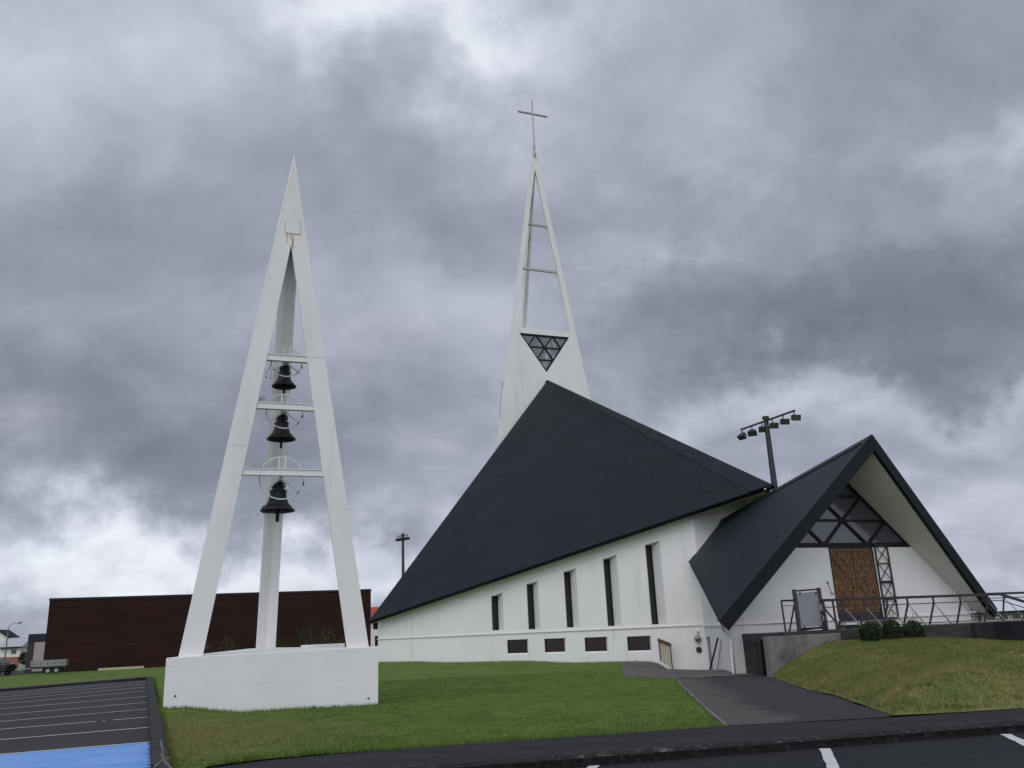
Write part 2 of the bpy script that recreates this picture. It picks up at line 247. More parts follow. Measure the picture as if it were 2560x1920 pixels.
def grass_mat(name, mound=False):
    m = bpy.data.materials.new(name); m.use_nodes = True; nt = m.node_tree; N = nt.nodes; L = nt.links
    b = N['Principled BSDF']; b.inputs['Roughness'].default_value = .9; b.inputs['Specular IOR Level'].default_value = .15
    geo = N.new('ShaderNodeNewGeometry')
    def nz(sc, off=(0, 0, 0), det=6):
        mp = N.new('ShaderNodeMapping'); mp.inputs['Location'].default_value = off
        mp.inputs['Scale'].default_value = sc if isinstance(sc, tuple) else (sc, sc, sc); L.new(geo.outputs['Position'], mp.inputs[0])
        t = N.new('ShaderNodeTexNoise'); t.inputs['Scale'].default_value = 1; t.inputs['Detail'].default_value = det; t.inputs['Roughness'].default_value = .6; L.new(mp.outputs[0], t.inputs['Vector']); return t.outputs[0]
    def rng_(v, lo, hi):
        mr = N.new('ShaderNodeMapRange'); mr.inputs[1].default_value = lo; mr.inputs[2].default_value = hi; L.new(v, mr.inputs[0]); return mr.outputs[0]
    def mix(f, a, c):
        mx = N.new('ShaderNodeMix'); mx.data_type = 'RGBA'; L.new(f, mx.inputs[0])
        if isinstance(a, tuple): mx.inputs[6].default_value = (*a, 1)
        else: L.new(a, mx.inputs[6])
        mx.inputs[7].default_value = (*c, 1); return mx.outputs[2]
    if not mound:
        c = mix(rng_(nz(.35), .38, .62), (.100, .168, .028), (.142, .205, .045))
        c = mix(rng_(nz(2.3, (5, 1, 0)), .42, .7), c, (.066, .115, .020))
        c = mix(rng_(nz((1.1, 3.4, 1), (2, 7, 0)), .55, .78), c, (.175, .215, .075))
        # worn brownish turf by the car park corner
        sub = N.new('ShaderNodeVectorMath'); sub.operation = 'DISTANCE'; L.new(geo.outputs['Position'], sub.inputs[0]); sub.inputs[1].default_value = (-6.6, 14.2, .3)
        md = N.new('ShaderNodeMath'); md.operation = 'MULTIPLY_ADD'; L.new(nz(1.3, (3, 3, 3)), md.inputs[0]); md.inputs[1].default_value = 3.2; L.new(sub.outputs['Value'], md.inputs[2])
        mr = N.new('ShaderNodeMapRange'); mr.inputs[1].default_value = 3.6; mr.inputs[2].default_value = 6.2; mr.inputs[3].default_value = 1; mr.inputs[4].default_value = 0; L.new(md.outputs[0], mr.inputs[0])
        ml = N.new('ShaderNodeMath'); ml.operation = 'MULTIPLY'; ml.inputs[1].default_value = .8; L.new(mr.outputs[0], ml.inputs[0])
        br = mix(rng_(nz(3.2), .4, .65), (.215, .175, .075), (.150, .165, .052))
        mx = N.new('ShaderNodeMix'); mx.data_type = 'RGBA'; L.new(ml.outputs[0], mx.inputs[0]); L.new(c, mx.inputs[6]); L.new(br, mx.inputs[7]); c = mx.outputs[2]
    else:
        c = mix(rng_(nz(.9), .38, .62), (.115, .145, .038), (.200, .190, .064))
        c = mix(rng_(nz((1.7, 3.5, 3.5), (5, 1, 0)), .52, .72), c, (.270, .205, .100))
        c = mix(rng_(nz((2.6, 4, 4), (1, 9, 0)), .54, .74), c, (.058, .085, .026))
        c = mix(rng_(nz(.5, (9, 9, 0)), .55, .7), c, (.085, .150, .040))
    c = mix(rng_(nz(24, (1, 1, 0), 3), .50, .78), c, (.058, .085, .020))
    L.new(c, b.inputs['Base Color'])
    t = nz(34, (0, 0, 0), 4); bp = N.new('ShaderNodeBump'); bp.inputs['Strength'].default_value = .8; bp.inputs['Distance'].default_value = .03
    L.new(t, bp.inputs['Height']); L.new(bp.outputs[0], b.inputs['Normal'])
    return m
GRASS = grass_mat('lawn_grass'); GRASSM = grass_mat('mound_grass', True)
BUSH = mat('bush_leaves', (.020, .034, .012), .8, 0, .2, n1=(6, (.035, .045, .018), .45, .65))
BUSHY = mat('yellowish_bush_leaves', (.040, .050, .014), .8, 0, .2, n1=(3, (.060, .050, .018), .45, .65))
DRY = mat('dry_stalks', (.10, .055, .035), .9)
TWIG = mat('twigs', (.04, .028, .018), .9)
CLOVER = mat('clover_flower', (.42, .43, .34), .8)

# ------------------------------------------------------------------ object helpers
ROOTS = {}
def tag(o, label=None, cat=None, group=None, kind=None):
    if label: o['label'] = label
    if cat: o['category'] = cat
    if group: o['group'] = group
    if kind: o['kind'] = kind
    return o
def root(name, loc, label, cat, group=None, rz=0):
    o = bpy.data.objects.new(name, None); o.empty_display_size = .3; COL.objects.link(o); o.location = loc; o.rotation_euler.z = rz
    return tag(o, label, cat, group)
class MB:
    """collects faces in world (or local) coordinates"""
    def __init__(s): s.v = []; s.f = []
    def face(s, pts):
        i = len(s.v); s.v += [tuple(p) for p in pts]; s.f.append(tuple(range(i, i + len(pts)))); return s
    def prism(s, pts, ext):
        """polygon extruded by vector ext"""
        a = [Vector(p) for p in pts]; ext = Vector(ext); n = Vector((0, 0, 0))
        for k in range(1, len(a) - 1): n += (a[k] - a[0]).cross(a[k + 1] - a[0])
        if n.dot(ext) > 0: a.reverse()
        b = [p + ext for p in a]; i = len(s.v); k = len(a); s.v += [tuple(p) for p in a + b]
        s.f.append(tuple(range(i, i + k))); s.f.append(tuple(range(i + 2 * k - 1, i + k - 1, -1)))
        for j in range(k): s.f.append((i + (j + 1) % k, i + j, i + k + j, i + k + (j + 1) % k))
        return s
    def bar(s, p, q, w, h=None, up=(0, 0, 1)):
        """box bar from p to q: w sideways, h along up"""
        p = Vector(p); q = Vector(q); h = w if h is None else h; d = (q - p).normalized(); up = Vector(up)
        if abs(d.dot(up)) > .98: up = Vector((0, 1, 0))
        sd_ = d.cross(up).normalized(); u = sd_.cross(d)
        c = [p + sd_ * (a * w / 2) + u * (b * h / 2) for a, b in ((-1, -1), (1, -1), (1, 1), (-1, 1))]
        return s.prism(c, q - p)
    def box(s, lo, hi):
        lo = Vector(lo); hi = Vector(hi)
        return s.prism([(lo.x, lo.y, lo.z), (hi.x, lo.y, lo.z), (hi.x, hi.y, lo.z), (lo.x, hi.y, lo.z)], (0, 0, hi.z - lo.z))
    def tube(s, pts, r, n=8, closed=False):
        pts = [Vector(p) for p in pts]; rs = r if isinstance(r, (list, tuple)) else [r] * len(pts); i0 = len(s.v); m = len(pts)
        ref = Vector((0, 0, 1))
        for k, p in enumerate(pts):
            a = pts[(k - 1) % m] if (k or closed) else p; c = pts[(k + 1) % m] if (k < m - 1 or closed) else p
            d = (c - a).normalized(); rf = ref if abs(d.dot(ref)) < .95 else Vector((0, 1, 0))
            x = d.cross(rf).normalized(); y = x.cross(d)
            for j in range(n):
                t = 2 * math.pi * j / n; s.v.append(tuple(p + (x * math.cos(t) + y * math.sin(t)) * rs[k]))
        for k in range(m if closed else m - 1):
            a = i0 + k * n; b = i0 + ((k + 1) % m) * n
            for j in range(n): s.f.append((a + j, a + (j + 1) % n, b + (j + 1) % n, b + j))
        if not closed:
            s.f.append(tuple(i0 + j for j in range(n - 1, -1, -1))); s.f.append(tuple(i0 + (m - 1) * n + j for j in range(n)))
        return s
    def lathe(s, prof, c=(0, 0, 0), n=32):
        c = Vector(c); i0 = len(s.v)
        for r, z in prof:
            for j in range(n): t = 2 * math.pi * j / n; s.v.append((c.x + r * math.cos(t), c.y + r * math.sin(t), c.z + z))
        for k in range(len(prof) - 1):
            for j in range(n): a = i0 + k * n; s.f.append((a + j, a + (j + 1) % n, a + n + (j + 1) % n, a + n + j))
        return s
    def wheel(s, c, axis, r, w, n=24):
        c = Vector(c); axis = Vector(axis).normalized(); return s.tube([c - axis * w / 2, c - axis * (w / 2 - .02), c + axis * (w / 2 - .02), c + axis * w / 2], [r * .93, r, r, r * .93], n)
    def build(s, name, m, parent=None, org=None, smooth=False, bevel=0, recalc=False):
        me = bpy.data.meshes.new(name)
        if org is None:
            org = Vector((0, 0, 0)); p = parent
            while p is not None: org += p.location; p = p.parent
        me.from_pydata([(v[0] - org[0], v[1] - org[1], v[2] - org[2]) for v in s.v], [], s.f); me.materials.append(m)
        if recalc or bevel:
            bm = bmesh.new(); bm.from_mesh(me); bmesh.ops.remove_doubles(bm, verts=bm.verts, dist=1e-5); bmesh.ops.recalc_face_normals(bm, faces=bm.faces); bm.to_mesh(me); bm.free()
        me.update(); o = bpy.data.objects.new(name, me); COL.objects.link(o)
        if parent is not None: o.parent = parent
        if smooth:
            for p in me.polygons: p.use_smooth = True
        if bevel:
            b = o.modifiers.new('bevel', 'BEVEL'); b.width = bevel; b.segments = 2; b.limit_method = 'ANGLE'; b.angle_limit = R(40)
        return o
def copy_tree(o, parent=None):
    c = o.copy(); COL.objects.link(c); c.parent = parent
    for ch in [x for x in bpy.data.objects if x.parent is o and x is not c]: copy_tree(ch, c)
    return c
def pip(x, y, poly):
    c = False; j = len(poly) - 1
    for i in range(len(poly)):
        xi, yi = poly[i][0], poly[i][1]; xj, yj = poly[j][0], poly[j][1]
        if (yi > y) != (yj > y) and x < (xj - xi) * (y - yi) / (yj - yi) + xi: c = not c
        j = i
    return c
def cdt(outer, holes=(), grid=None):
    """triangles of a 2-D polygon with holes; grid = spacing of interior points"""
    vs_, es = [], []
    for pl in [outer] + list(holes):
        i = len(vs_); pl2 = []
        for a, b in zip(pl, list(pl[1:]) + [pl[0]]):
            k = max(1, int(math.dist(a[:2], b[:2]) / grid)) if grid else 1
            for q in range(k): pl2.append((a[0] + (b[0] - a[0]) * q / k, a[1] + (b[1] - a[1]) * q / k))
        vs_ += pl2; es += [(i + k, i + (k + 1) % len(pl2)) for k in range(len(pl2))]
    if grid:
        xs = [p[0] for p in outer]; ys = [p[1] for p in outer]
        for x in np.arange(min(xs) + grid / 2, max(xs), grid):
            for y in np.arange(min(ys) + grid / 2, max(ys), grid):
                if pip(x, y, outer) and not any(pip(x, y, h) for h in holes): vs_.append((float(x) + random.uniform(-.1, .1) * grid, float(y)))
    v, _, f, *_r = delaunay_2d_cdt([Vector(p) for p in vs_], es, [], 0, 1e-5)
    res = []
    for t in f:
        cx = sum(v[i].x for i in t) / len(t); cy = sum(v[i].y for i in t) / len(t)
        if pip(cx, cy, outer) and not any(pip(cx, cy, h) for h in holes): res.append(t)
    return v, res

# ------------------------------------------------------------------ terrain
GP = np.array([(-10, 12, .26), (-5, 11, .24), (0, 11, .22), (5, 11.5, .22), (3, 11.9, .212), (6, 12.2, .212), (9, 12.2, .205), (12, 13, .205), (16, 13.6, .205), (20, 15, .21), (40, 20, .3),
    (-8.1, 20, .36), (-3.5, 21.8, .13), (-6.1, 20.8, .165), (-1, 17, .18), (-8, 48.9, .40), (4.3, 40.1, .17), (-2, 44.5, .30),
    (7.7, 37.7, -.33), (7, 30.2, .0), (9, 26.5, .0), (0, 30, .17), (2.5, 33, .16), (4, 26, .12), (8, 22, .10),
    (-5.3, 13.1, .28), (-15.9, 38.6, .40), (-30, 40, .36), (-20, 20, .30), (-20, 60, .2), (-42, 78, -.05), (-30, 84, .05), (-45, 90, -.1),
    (0, 60, .4), (0, 100, .2), (20, 60, .3), (25, 30, .25), (60, 100, -1.5), (-100, 110, -.6), (100, 60, -1.5), (-60, 30, .2), (0, -20, .1), (200, 200, -4), (-200, 200, -2.5), (0, 300, -3.5)])
def G(x, y):
    d2 = (GP[:, 0] - x) ** 2 + (GP[:, 1] - y) ** 2 + .35; w = d2 ** -1.9; return float((w * GP[:, 2]).sum() / w.sum())
def gat(px, py, off=0.):
    z = .2
    for _ in range(25): P = atZ(px, py, z); z = .5 * z + .5 * (G(P.x, P.y) + off)
    return atZ(px, py, z)
def sheet(name, poly, m, off, grid=.8, zf=None, skirt=0, label=None, cat=None, kind='structure'):
    zf = zf or G
    v, f = cdt(poly, (), grid); me = bpy.data.meshes.new(name)
    V = [(p.x, p.y, zf(p.x, p.y) + off) for p in v]; F = [tuple(t) for t in f]
    if skirt:
        cnt = {}
        for t in F:
            for a, b in zip(t, t[1:] + t[:1]):
                cnt[(min(a, b), max(a, b))] = cnt.get((min(a, b), max(a, b)), 0) + 1
        mp = {}
        for (a, b), c in cnt.items():
            if c == 1:
                for q in (a, b):
                    if q not in mp: mp[q] = len(V); V.append((V[q][0], V[q][1], V[q][2] - skirt))
                F.append((a, b, mp[b], mp[a]))
    me.from_pydata(V, [], F); me.materials.append(m); me.update()
    o = bpy.data.objects.new(name, me); COL.objects.link(o); return tag(o, label, cat, None, kind)

# far ground, one sheet to the horizon
def ground():
    rs = [0, 8, 16, 25, 35, 45, 55, 65, 75, 85, 100, 120, 150, 200, 300, 500, 900, 1600, 3000, 6000, 9000]; n = 96; V = []; F = []
    for r_ in rs[1:]:
        for j in range(n):
            a = 2 * math.pi * j / n; x, y = r_ * math.sin(a), r_ * math.cos(a)
            z = G(x, y) - .22 - (.25 if y < 12 else 0) if r_ < 300 else -3.5 - .6 * math.log(r_ / 300)
            V.append((x, y, z))
    V.append((0, 0, -.4)); c = len(V) - 1
    for j in range(n): F.append((c, (j + 1) % n, j))
    for k in range(len(rs) - 2):
        for j in range(n): a = k * n; F.append((a + j, a + (j + 1) % n, a + n + (j + 1) % n, a + n + j))
    me = bpy.data.meshes.new('ground'); me.from_pydata(V, [], F); me.materials.append(GRASS)
    o = bpy.data.objects.new('ground', me); COL.objects.link(o); tag(o, kind='structure')
    for p in me.polygons: p.use_smooth = True
ground()
def hills():
    for (x0, x1, Y, hh, sd0) in ((-6200, -800, 5200, 62, 1), (600, 7000, 4800, 52, 2)):
        V = []; F = []; n = 60; random.seed(sd0)
        ph = [random.uniform(0, 6) for _ in range(5)]
        for i in range(n + 1):
            x = x0 + (x1 - x0) * i / n; h = hh * (.86 + .10 * math.sin(i * .19 + ph[0]) + .05 * math.sin(i * .6 + ph[1]))
            for k, (dy, fz) in enumerate(((0, -.3), (300, .45), (700, .85), (1200, 1.0), (2600, .6))): V.append((x, Y + dy, -6 + h * fz))
        for i in range(n):
            for k in range(4): a = i * 5 + k; F.append((a, a + 5, a + 6, a + 1))
        me = bpy.data.meshes.new('hills'); me.from_pydata(V, [], F); me.materials.append(HILL); o = bpy.data.objects.new('hills', me); COL.objects.link(o); tag(o, kind='structure')
        for p in me.polygons: p.use_smooth = True
hills()

# ---- near surfaces (plan polygons measured on the ground)
xy = lambda P: (P.x, P.y)
# street parking surface: flat z = .10
kb = [atZ(1300, 1927, .10), atZ(1700, 1896, .10), atZ(2070, 1870, .10), atZ(2560, 1829, .10)]
kdir = (kb[3] - kb[0]).normalized(); kL = kb[0] - kdir * 9; kR = kb[3] + kdir * 14
STZ = lambda x, y: .10
sheet('street', [xy(kL), xy(kR), (34, -12), (-26, -12), (-26, 8)], ASPHD, 0, 2.5, STZ)
# raised asphalt footpath with a rough kerb face
se = [atZ(*p, .22) for p in ((519, 1920), (653, 1903), (827, 1886.6), (1200, 1857.6), (1540, 1837), (1812, 1816.5), (2000, 1806), (2221, 1793), (2560, 1771))]
sR = se[-1] + (se[-1] - se[-2]).normalized() * 14
def wob(a, b, n, amp, sd0):
    random.seed(sd0); d = (b - a); p = Vector((-d.y, d.x, 0)).normalized()
    return [a + d * (i / n) + p * random.uniform(-amp, amp) for i in range(n + 1)]
kedge = wob(kL, kb[0], 30, .008, 1)[:-1] + wob(kb[0], kb[3], 70, .012, 2)[:-1] + wob(kb[3], kR, 20, .01, 3)
PARKK = [(402, 1905), (414, 1859)]
left_end = [atZ(420, 1960, .24), atZ(470, 1925, .24)]
SWZ = lambda x, y: .222 + .012 * math.sin(x * .9) * math.sin(y * 2.1)
sheet('footpath', [xy(p) for p in kedge] + [xy(p) for p in reversed([*se, sR])] + [xy(left_end[1]), (left_end[0].x, left_end[0].y)], PAVEA, 0, .5, SWZ, skirt=.02)
# kerb face: rough black side with a crumbled pale arris
random.seed(5); kf = MB(); ar = MB(); rows = []
kk = wob(kL, kb[0], 40, .01, 11)[:-1] + wob(kb[0], kb[3], 160, .012, 12)[:-1] + wob(kb[3], kR, 40, .02, 13)
outv = Vector((kdir.y, -kdir.x, 0))
for p in kk:
    b1 = random.uniform(-.015, .015); b2 = random.uniform(-.012, .012); z1 = .226 + random.uniform(-.012, .010)
    rows.append([p - outv * (.10 + b1) + Vector((0, 0, .227 - p.z)), p + outv * (.005 + b1) + Vector((0, 0, z1 - p.z)), p + outv * (.04 + b1) + Vector((0, 0, .19 + b2 * .5 - p.z)), p + outv * (.05 + b2) + Vector((0, 0, .145 - p.z)), p + outv * (.075 + b2 * .7) + Vector((0, 0, .095 - p.z))])
for a, b in zip(rows, rows[1:]):
    ar.face([a[0], a[1], b[1], b[0]]); ar.face([a[1], a[2], b[2], b[1]])
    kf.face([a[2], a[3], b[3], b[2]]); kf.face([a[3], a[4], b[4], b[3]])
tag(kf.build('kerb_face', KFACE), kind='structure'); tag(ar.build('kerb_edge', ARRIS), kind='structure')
# left car park with kerb
KIN = [(379, 1935), (375, 1856), (371, 1780), (368, 1728), (366, 1697)]
KOUT = [(428, 1935), (422, 1899), (414, 1859), (402, 1791), (390, 1740), (381, 1692)]
PKZ = lambda x, y: .27 + (y - 12) * .0042
def pk(px, py, off=0.):
    z = .3
    for _ in range(20): P = atZ(px, py, z); z = PKZ(P.x, P.y) + off
    return P
kin = [pk(*p) for p in KIN]; kout = [pk(*p, .10) for p in KOUT]
farL = pk(0, 1728); fdir = (farL - kin[-1]).normalized(); farL2 = farL + fdir * 30
farLo = pk(0, 1722.8, .10); farLo2 = farLo + fdir * 30
sheet('car_park', [xy(p) for p in kin] + [xy(farL2), (farL2.x - 20, 5), (kin[0].x - 3.5, 5), (kin[0].x, kin[0].y - 1.5)], ASPH, 0, 1.4, PKZ)
kmb = MB()
def kerb(inner, outer, ztop, zbot):
    for i in range(len(inner) - 1):
        a, b, c, d = inner[i], inner[i + 1], outer[i + 1], outer[i]
        T = lambda P: (P.x, P.y, PKZ(P.x, P.y) + ztop); B = lambda P: (P.x, P.y, PKZ(P.x, P.y) - zbot)
        kmb.face([T(a), T(d), T(c), T(b)]); kmb.face([T(a), T(b), B(b), B(a)]); kmb.face([T(d), B(d), B(c), T(c)])
def resample(pts, n):
    ds = [0]
    for a, b in zip(pts, pts[1:]): ds.append(ds[-1] + (b - a).length)
    out = []
    for i in range(n + 1):
        t = ds[-1] * i / n; k = max(j for j in range(len(ds) - 1) if ds[j] <= t + 1e-9); u = (t - ds[k]) / (ds[k + 1] - ds[k]); out.append(pts[k].lerp(pts[k + 1], u))
    return out
random.seed(4)
ki = [p + Vector((random.uniform(-.012, .012), 0, 0)) for p in resample(kin, 60)]; ko = resample(kout, 60)
kerb(ki, ko, .10, .1)
ff = resample([kin[-1], farL2], 40); fo = resample([kout[-1], farLo2], 40); kerb([p.copy() for p in fo], ff, .098, .1)
kmb.build('kerb', KERB, recalc=True); tag(bpy.data.objects['kerb'], kind='structure')
# pale crumbled crack across the kerb corner
ck = MB(); random.seed(8)
for path in (((402, 1848), (403, 1860), (407, 1874), (405, 1886), (409, 1897), (414, 1906), (424, 1916), (432, 1926)), ((409, 1897), (402, 1904), (392, 1911), (384, 1921)), ((414, 1899), (420, 1893), (424, 1896))):
    P_c = [pk(x, y, .106) for x, y in path]
    for a, b in zip(P_c, P_c[1:]):
        d = (b - a).normalized(); p = Vector((-d.y, d.x, 0))
        for k in range(4):
            c0, c1 = a.lerp(b, k / 4), a.lerp(b, (k + 1) / 4); w0, w1 = random.uniform(.006, .026), random.uniform(.006, .026); ck.face([c0 - p * w0, c1 - p * w1, c1 + p * w0, c0 + p * w1])
tag(ck.build('kerb_crack', mat('pale_rubble', (.16, .155, .145), .95, n1=(30, (.05, .05, .05), .45, .6))), kind='structure')
# lawn
lawn_poly = [(-5.0, 11.0)] + [xy(p) for p in se[:6]]
drvL = [gat(*p) for p in ((1812, 1816), (1755, 1765), (1715, 1727), (1687, 1696))]
pav = [gat(1560, 1691), gat(1554, 1656)]
lawn_poly = [(kout[0].x, kout[0].y)] + [xy(p) for p in se[:5]] + [xy(p) for p in drvL] + [xy(p) for p in pav] + [(8.5, 41), (4, 62), (-16, 84), (-30, 88), xy(gat(171, 1679)), xy(gat(98, 1681)), xy(gat(0, 1690)), (-80, 66), xy(farLo2)] + [xy(p) for p in reversed(kout)][:-1]
sheet('lawn', lawn_poly, GRASS, .0, .9, None)
bpy.data.objects['lawn']['kind'] = 'structure'

# driveway and paving by the church wall
drive_poly = [xy(p) for p in drvL] + [(9.2, 39.5), (11.5, 33), (12, 27.6), xy(gat(1952, 1690))] + [(p.x + .16, p.y + .10) for p in (gat(1968, 1715), gat(2028, 1733), gat(2073, 1744), gat(2128, 1767), gat(2221, 1791))] + [xy(se[7]), xy(se[6])]
sheet('driveway', drive_poly, DRIVE, .012, .7, None)
sheet('paving', [xy(p) for p in reversed(pav)] + [xy(drvL[-1])] + [xy(gat(1750, 1697)), xy(gat(1835, 1692)), xy(gat(1900, 1686)), (9.6, 38), (6, 41.5)], PAVEG, .026, .5, None)
eb = MB(); ep = [gat(1554, 1656), gat(1560, 1691), gat(1620, 1695), gat(1687, 1696), gat(1715, 1727), gat(1755, 1765), gat(1790, 1797), gat(1814, 1816)]
for a, b in zip(ep, ep[1:]): eb.bar(a - Vector((0, 0, .02)), b - Vector((0, 0, .02)), .045, .12)
eb.build('path_edging', CONC); tag(bpy.data.objects['path_edging'], kind='structure')
# road area in front of the sports hall
sheet('road', [xy(gat(-300, 1702)), xy(gat(0, 1691)), xy(gat(98, 1682)), xy(gat(171, 1680)), (-33, 92), (-60, 120), (-130, 130), (-160, 90)], ASPH, .02, 3, None)
def road_paint(name, pts, m, off, zf): return sheet(name, pts, m, off, .8, zf)
# painted bay lines of the left car park
lr = [1698.9, 1703.5, 1709.8, 1718.2, 1728.3, 1741.7, 1756.8, 1773.5, 1793.8, 1819.6]; ll = [1732, 1737.7, 1743.7, 1751, 1761, 1773, 1788, 1805, 1824.6, 1850.7]
rx = [366, 366, 366.5, 366.7, 367.5, 367.5, 369, 370.5, 372, 372.5]
lines = MB()
def stripe(mb, a, b, w, zf, off, gaps=()):
    d = (b - a).normalized(); p = Vector((-d.y, d.x, 0)); Ln = (b - a).length; segs = []; t = 0
    for g0, g1 in list(gaps) + [(1, 1)]: segs.append((t, g0)); t = g1
    for t0, t1 in segs:
        n = max(1, int((t1 - t0) * Ln / 1.5))
        for i in range(n):
            q0 = a + d * Ln * (t0 + (t1 - t0) * i / n); q1 = a + d * Ln * (t0 + (t1 - t0) * (i + 1) / n)
            mb.face([(q.x, q.y, zf(q.x, q.y) + off) for q in (q0 - p * w / 2, q1 - p * w / 2, q1 + p * w / 2, q0 + p * w / 2)])
for i in range(10):
    a = pk(rx[i] - 1, lr[i]); b = pk(0, ll[i]); b = a + (b - a) * 1.9
    gaps = ()
    Lw = (b - a).length
    if i == 8: gaps = ((.135, .162), (.172, .197))
    if i == 7: gaps = ((.16, .166), (.175, .18), (.19, .195))
    stripe(lines, a, b, .085, PKZ, .010, gaps)
a = pk(374, 1857); b = pk(0, 1888); bl = a + (b - a) * 1.9
stripe(lines, a, bl, .09, PKZ, .012)
lines.build('bay_lines', PAINT); tag(bpy.data.objects['bay_lines'], kind='structure')
rag = []; random.seed(9); q0 = pk(377, 1858); q1 = pk(381, 1945)
for i in range(90): u = i / 89; q = q0.lerp(q1, u); rag.append((q.x - abs(random.gauss(.0, .035)), q.y))
sheet('blue_bay', rag + [(bl.x + 2, 9.0), (bl.x, bl.y - .05), (a.x, a.y - .03)], PAINTB, .006, .8, PKZ)
# near white bay markings on the street
m2 = MB()
d1 = (atZ(2084, 1920, .1) - atZ(2062, 1871, .1)).normalized()
for (x, y) in ((2062, 1872), (2513, 1836), (1487, 1914.5)):
    a = atZ(x, y, .1); random.seed(int(x)); n = 26; L_ = 4.6; p = Vector((-d1.y, d1.x, 0))
    for i in range(n):
        c0 = a + d1 * L_ * i / n; c1 = a + d1 * L_ * (i + 1) / n; w = .062
        if i == 0: e0 = (random.uniform(-.008, .008), random.uniform(-.008, .008))
        e1 = (random.uniform(-.008, .008), random.uniform(-.008, .008))
        m2.face([(q.x, q.y, .105) for q in (c0 - p * (w + e0[0]), c1 - p * (w + e1[0]), c1 + p * (w + e1[1]), c0 + p * (w + e0[1]))]); e0 = e1
m2.build('street_bay_lines', PAINT); tag(bpy.data.objects['street_bay_lines'], kind='structure')
bp_ = [gat(12, 1665), gat(70, 1661), gat(70, 1657.5), gat(12, 1660)]
sheet('blue_road_patch', [xy(p) for p in bp_], PAINTB, .05, 3)

# ------------------------------------------------------------------ CHURCH
C = Vector((10.568, 35.227, 0))
def ch(t, s, z): q = C + AX * t + PE * s; return Vector((q.x, q.y, z))
church = root('church', ch(8, 0, 0), 'white church with steep dark slate metal roofs and an open pointed steeple', 'church')
cC = ch(0, 0, 7.07); cB = ch(21.74, 0, 17.98); cA = ch(19.77, -12.59, 2.63); cA2 = ch(19.77, 12.59, 2.63)
def plane(a, b, c):
    n = (b - a).cross(c - a).normalized()
    if n.z < 0: n = -n
    return a, n
def zon(pl, x, y): a, n = pl; return a.z - ((x - a.x) * n.x + (y - a.y) * n.y) / n.z
plL = plane(cA, cC, cB); plR = plane(cA2, cB, cC)
TH = .15
for sgn, pl, tri in ((-1, plL, (cA, cC, cB)), (1, plR, (cA2, cB, cC))):
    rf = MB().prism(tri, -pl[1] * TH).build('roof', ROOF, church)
    # white soffit board under the roof
    cen = (tri[0] + tri[1] + tri[2]) / 3
    ins = [p + (cen - p) * .010 - pl[1] * (TH + .003) for p in tri]
    MB().prism(ins, -pl[1] * .15).build('soffit', SOFFIT, church)
    # verge and ridge flashings
    fl = MB(); up = pl[1]; e = (tri[2] - tri[1]) if sgn < 0 else (tri[1] - tri[2])
    q0, q1 = cC, cB; a0_ = tri[0]
    inw = up.cross((q1 - q0).normalized()); inw = inw if inw.dot(cen - q0) > 0 else -inw
    fl.prism([q0 + up * .004, q1 + up * .004, q1 + up * .004 + inw * .10, q0 + up * .004 + (a0_ - q0).normalized() * .95], up * .022)
    fl.build('ridge_cap', CAP, rf)
    ev = MB(); a_, c_ = tri[0], (cC); d = (c_ - a_).normalized(); ev.bar(a_ - up * .11 - d * .1, c_ - up * .11 + d * .06, .05, TH + .02, up); ev.build('fascia', FASCIA, rf)
    vb = MB(); b_ = cB; d = (b_ - a_).normalized(); vb.bar(a_ - up * .10, b_ - up * .10 + d * .05, .06, TH + .03, up); vb.build('verge_board', FASCIA, rf)
# --- hall walls
nW = Vector((-.581, -.814, 0)).normalized()            # outward of the left wall
Wp = Vector((7.685, 37.713, 0)) - nW * .30; dW = Vector((-nW.y, nW.x, 0)); dW = dW if dW.y < 0 else -dW   # along the wall, towards the viewer's right
def onW(px, py):
    P = onpl(px, py, Wp, nW); return ((P - Wp).dot(dW), P.z)
r5 = lambda x, y: (1180 + x / 3.6071, 1240 + y / 3.6071)
sR_ = 0.0
# corner position so that it projects at (1736,1330)
sR_ = onW(1736, 1330)[0]; sL_ = onW(945, 1600)[0]
WP = lambda s, z, d=0: (Wp + dW * s - nW * d).to_3d() + Vector((0, 0, z))
def rooft(s, drop=.32): P = WP(s, 0); return zon(plL, P.x, P.y) - drop
tall = [((182, 1222), (170, 905), (275, 872), (290, 1222)), ((510, 1212), (487, 798), (595, 765), (618, 1210)), ((855, 1196), (822, 686), (938, 652), (970, 1196)),
        ((1225, 1184), (1178, 570), (1305, 530), (1352, 1184)), ((1622, 1170), (1556, 443), (1690, 402), (1765, 1172))]
low = [(315, 1298, 512, 1434), (650, 1288, 850, 1424), (1012, 1277, 1232, 1418), (1395, 1268, 1628, 1412)]
holes = []; recs = []
for LB, LT, RT_, RB in tall:
    a = onW(*r5(*LB)); b = onW(*r5(*LT)); c = onW(*r5(*RT_)); d = onW(*r5(*RB)); s0 = (a[0] + b[0]) / 2; s1 = (c[0] + d[0]) / 2; w = s1 - s0
    holes.append([(s0, a[1]), (s1, a[1]), (s1, c[1]), (s0, b[1])]); recs.append(('tall', s0, s1, a[1], b[1], c[1], .16 * w, .05, .42))
for x0, y0, x1, y1 in low:
    a = onW(*r5(x0, y0)); b = onW(*r5(x1, y1)); zt = a[1]; zb = onW(*r5(x0, y1))[1]
    holes.append([(a[0], zb), (b[0], zb), (b[0], zt), (a[0], zt)]); recs.append(('low', a[0], b[0], zb, zt, zt, .86 * (b[0] - a[0]), .05, .17))
wm = MB()
v, f = cdt([(sL_, -1), (sR_, -1), (sR_, rooft(sR_)), (sL_, rooft(sL_))], holes)
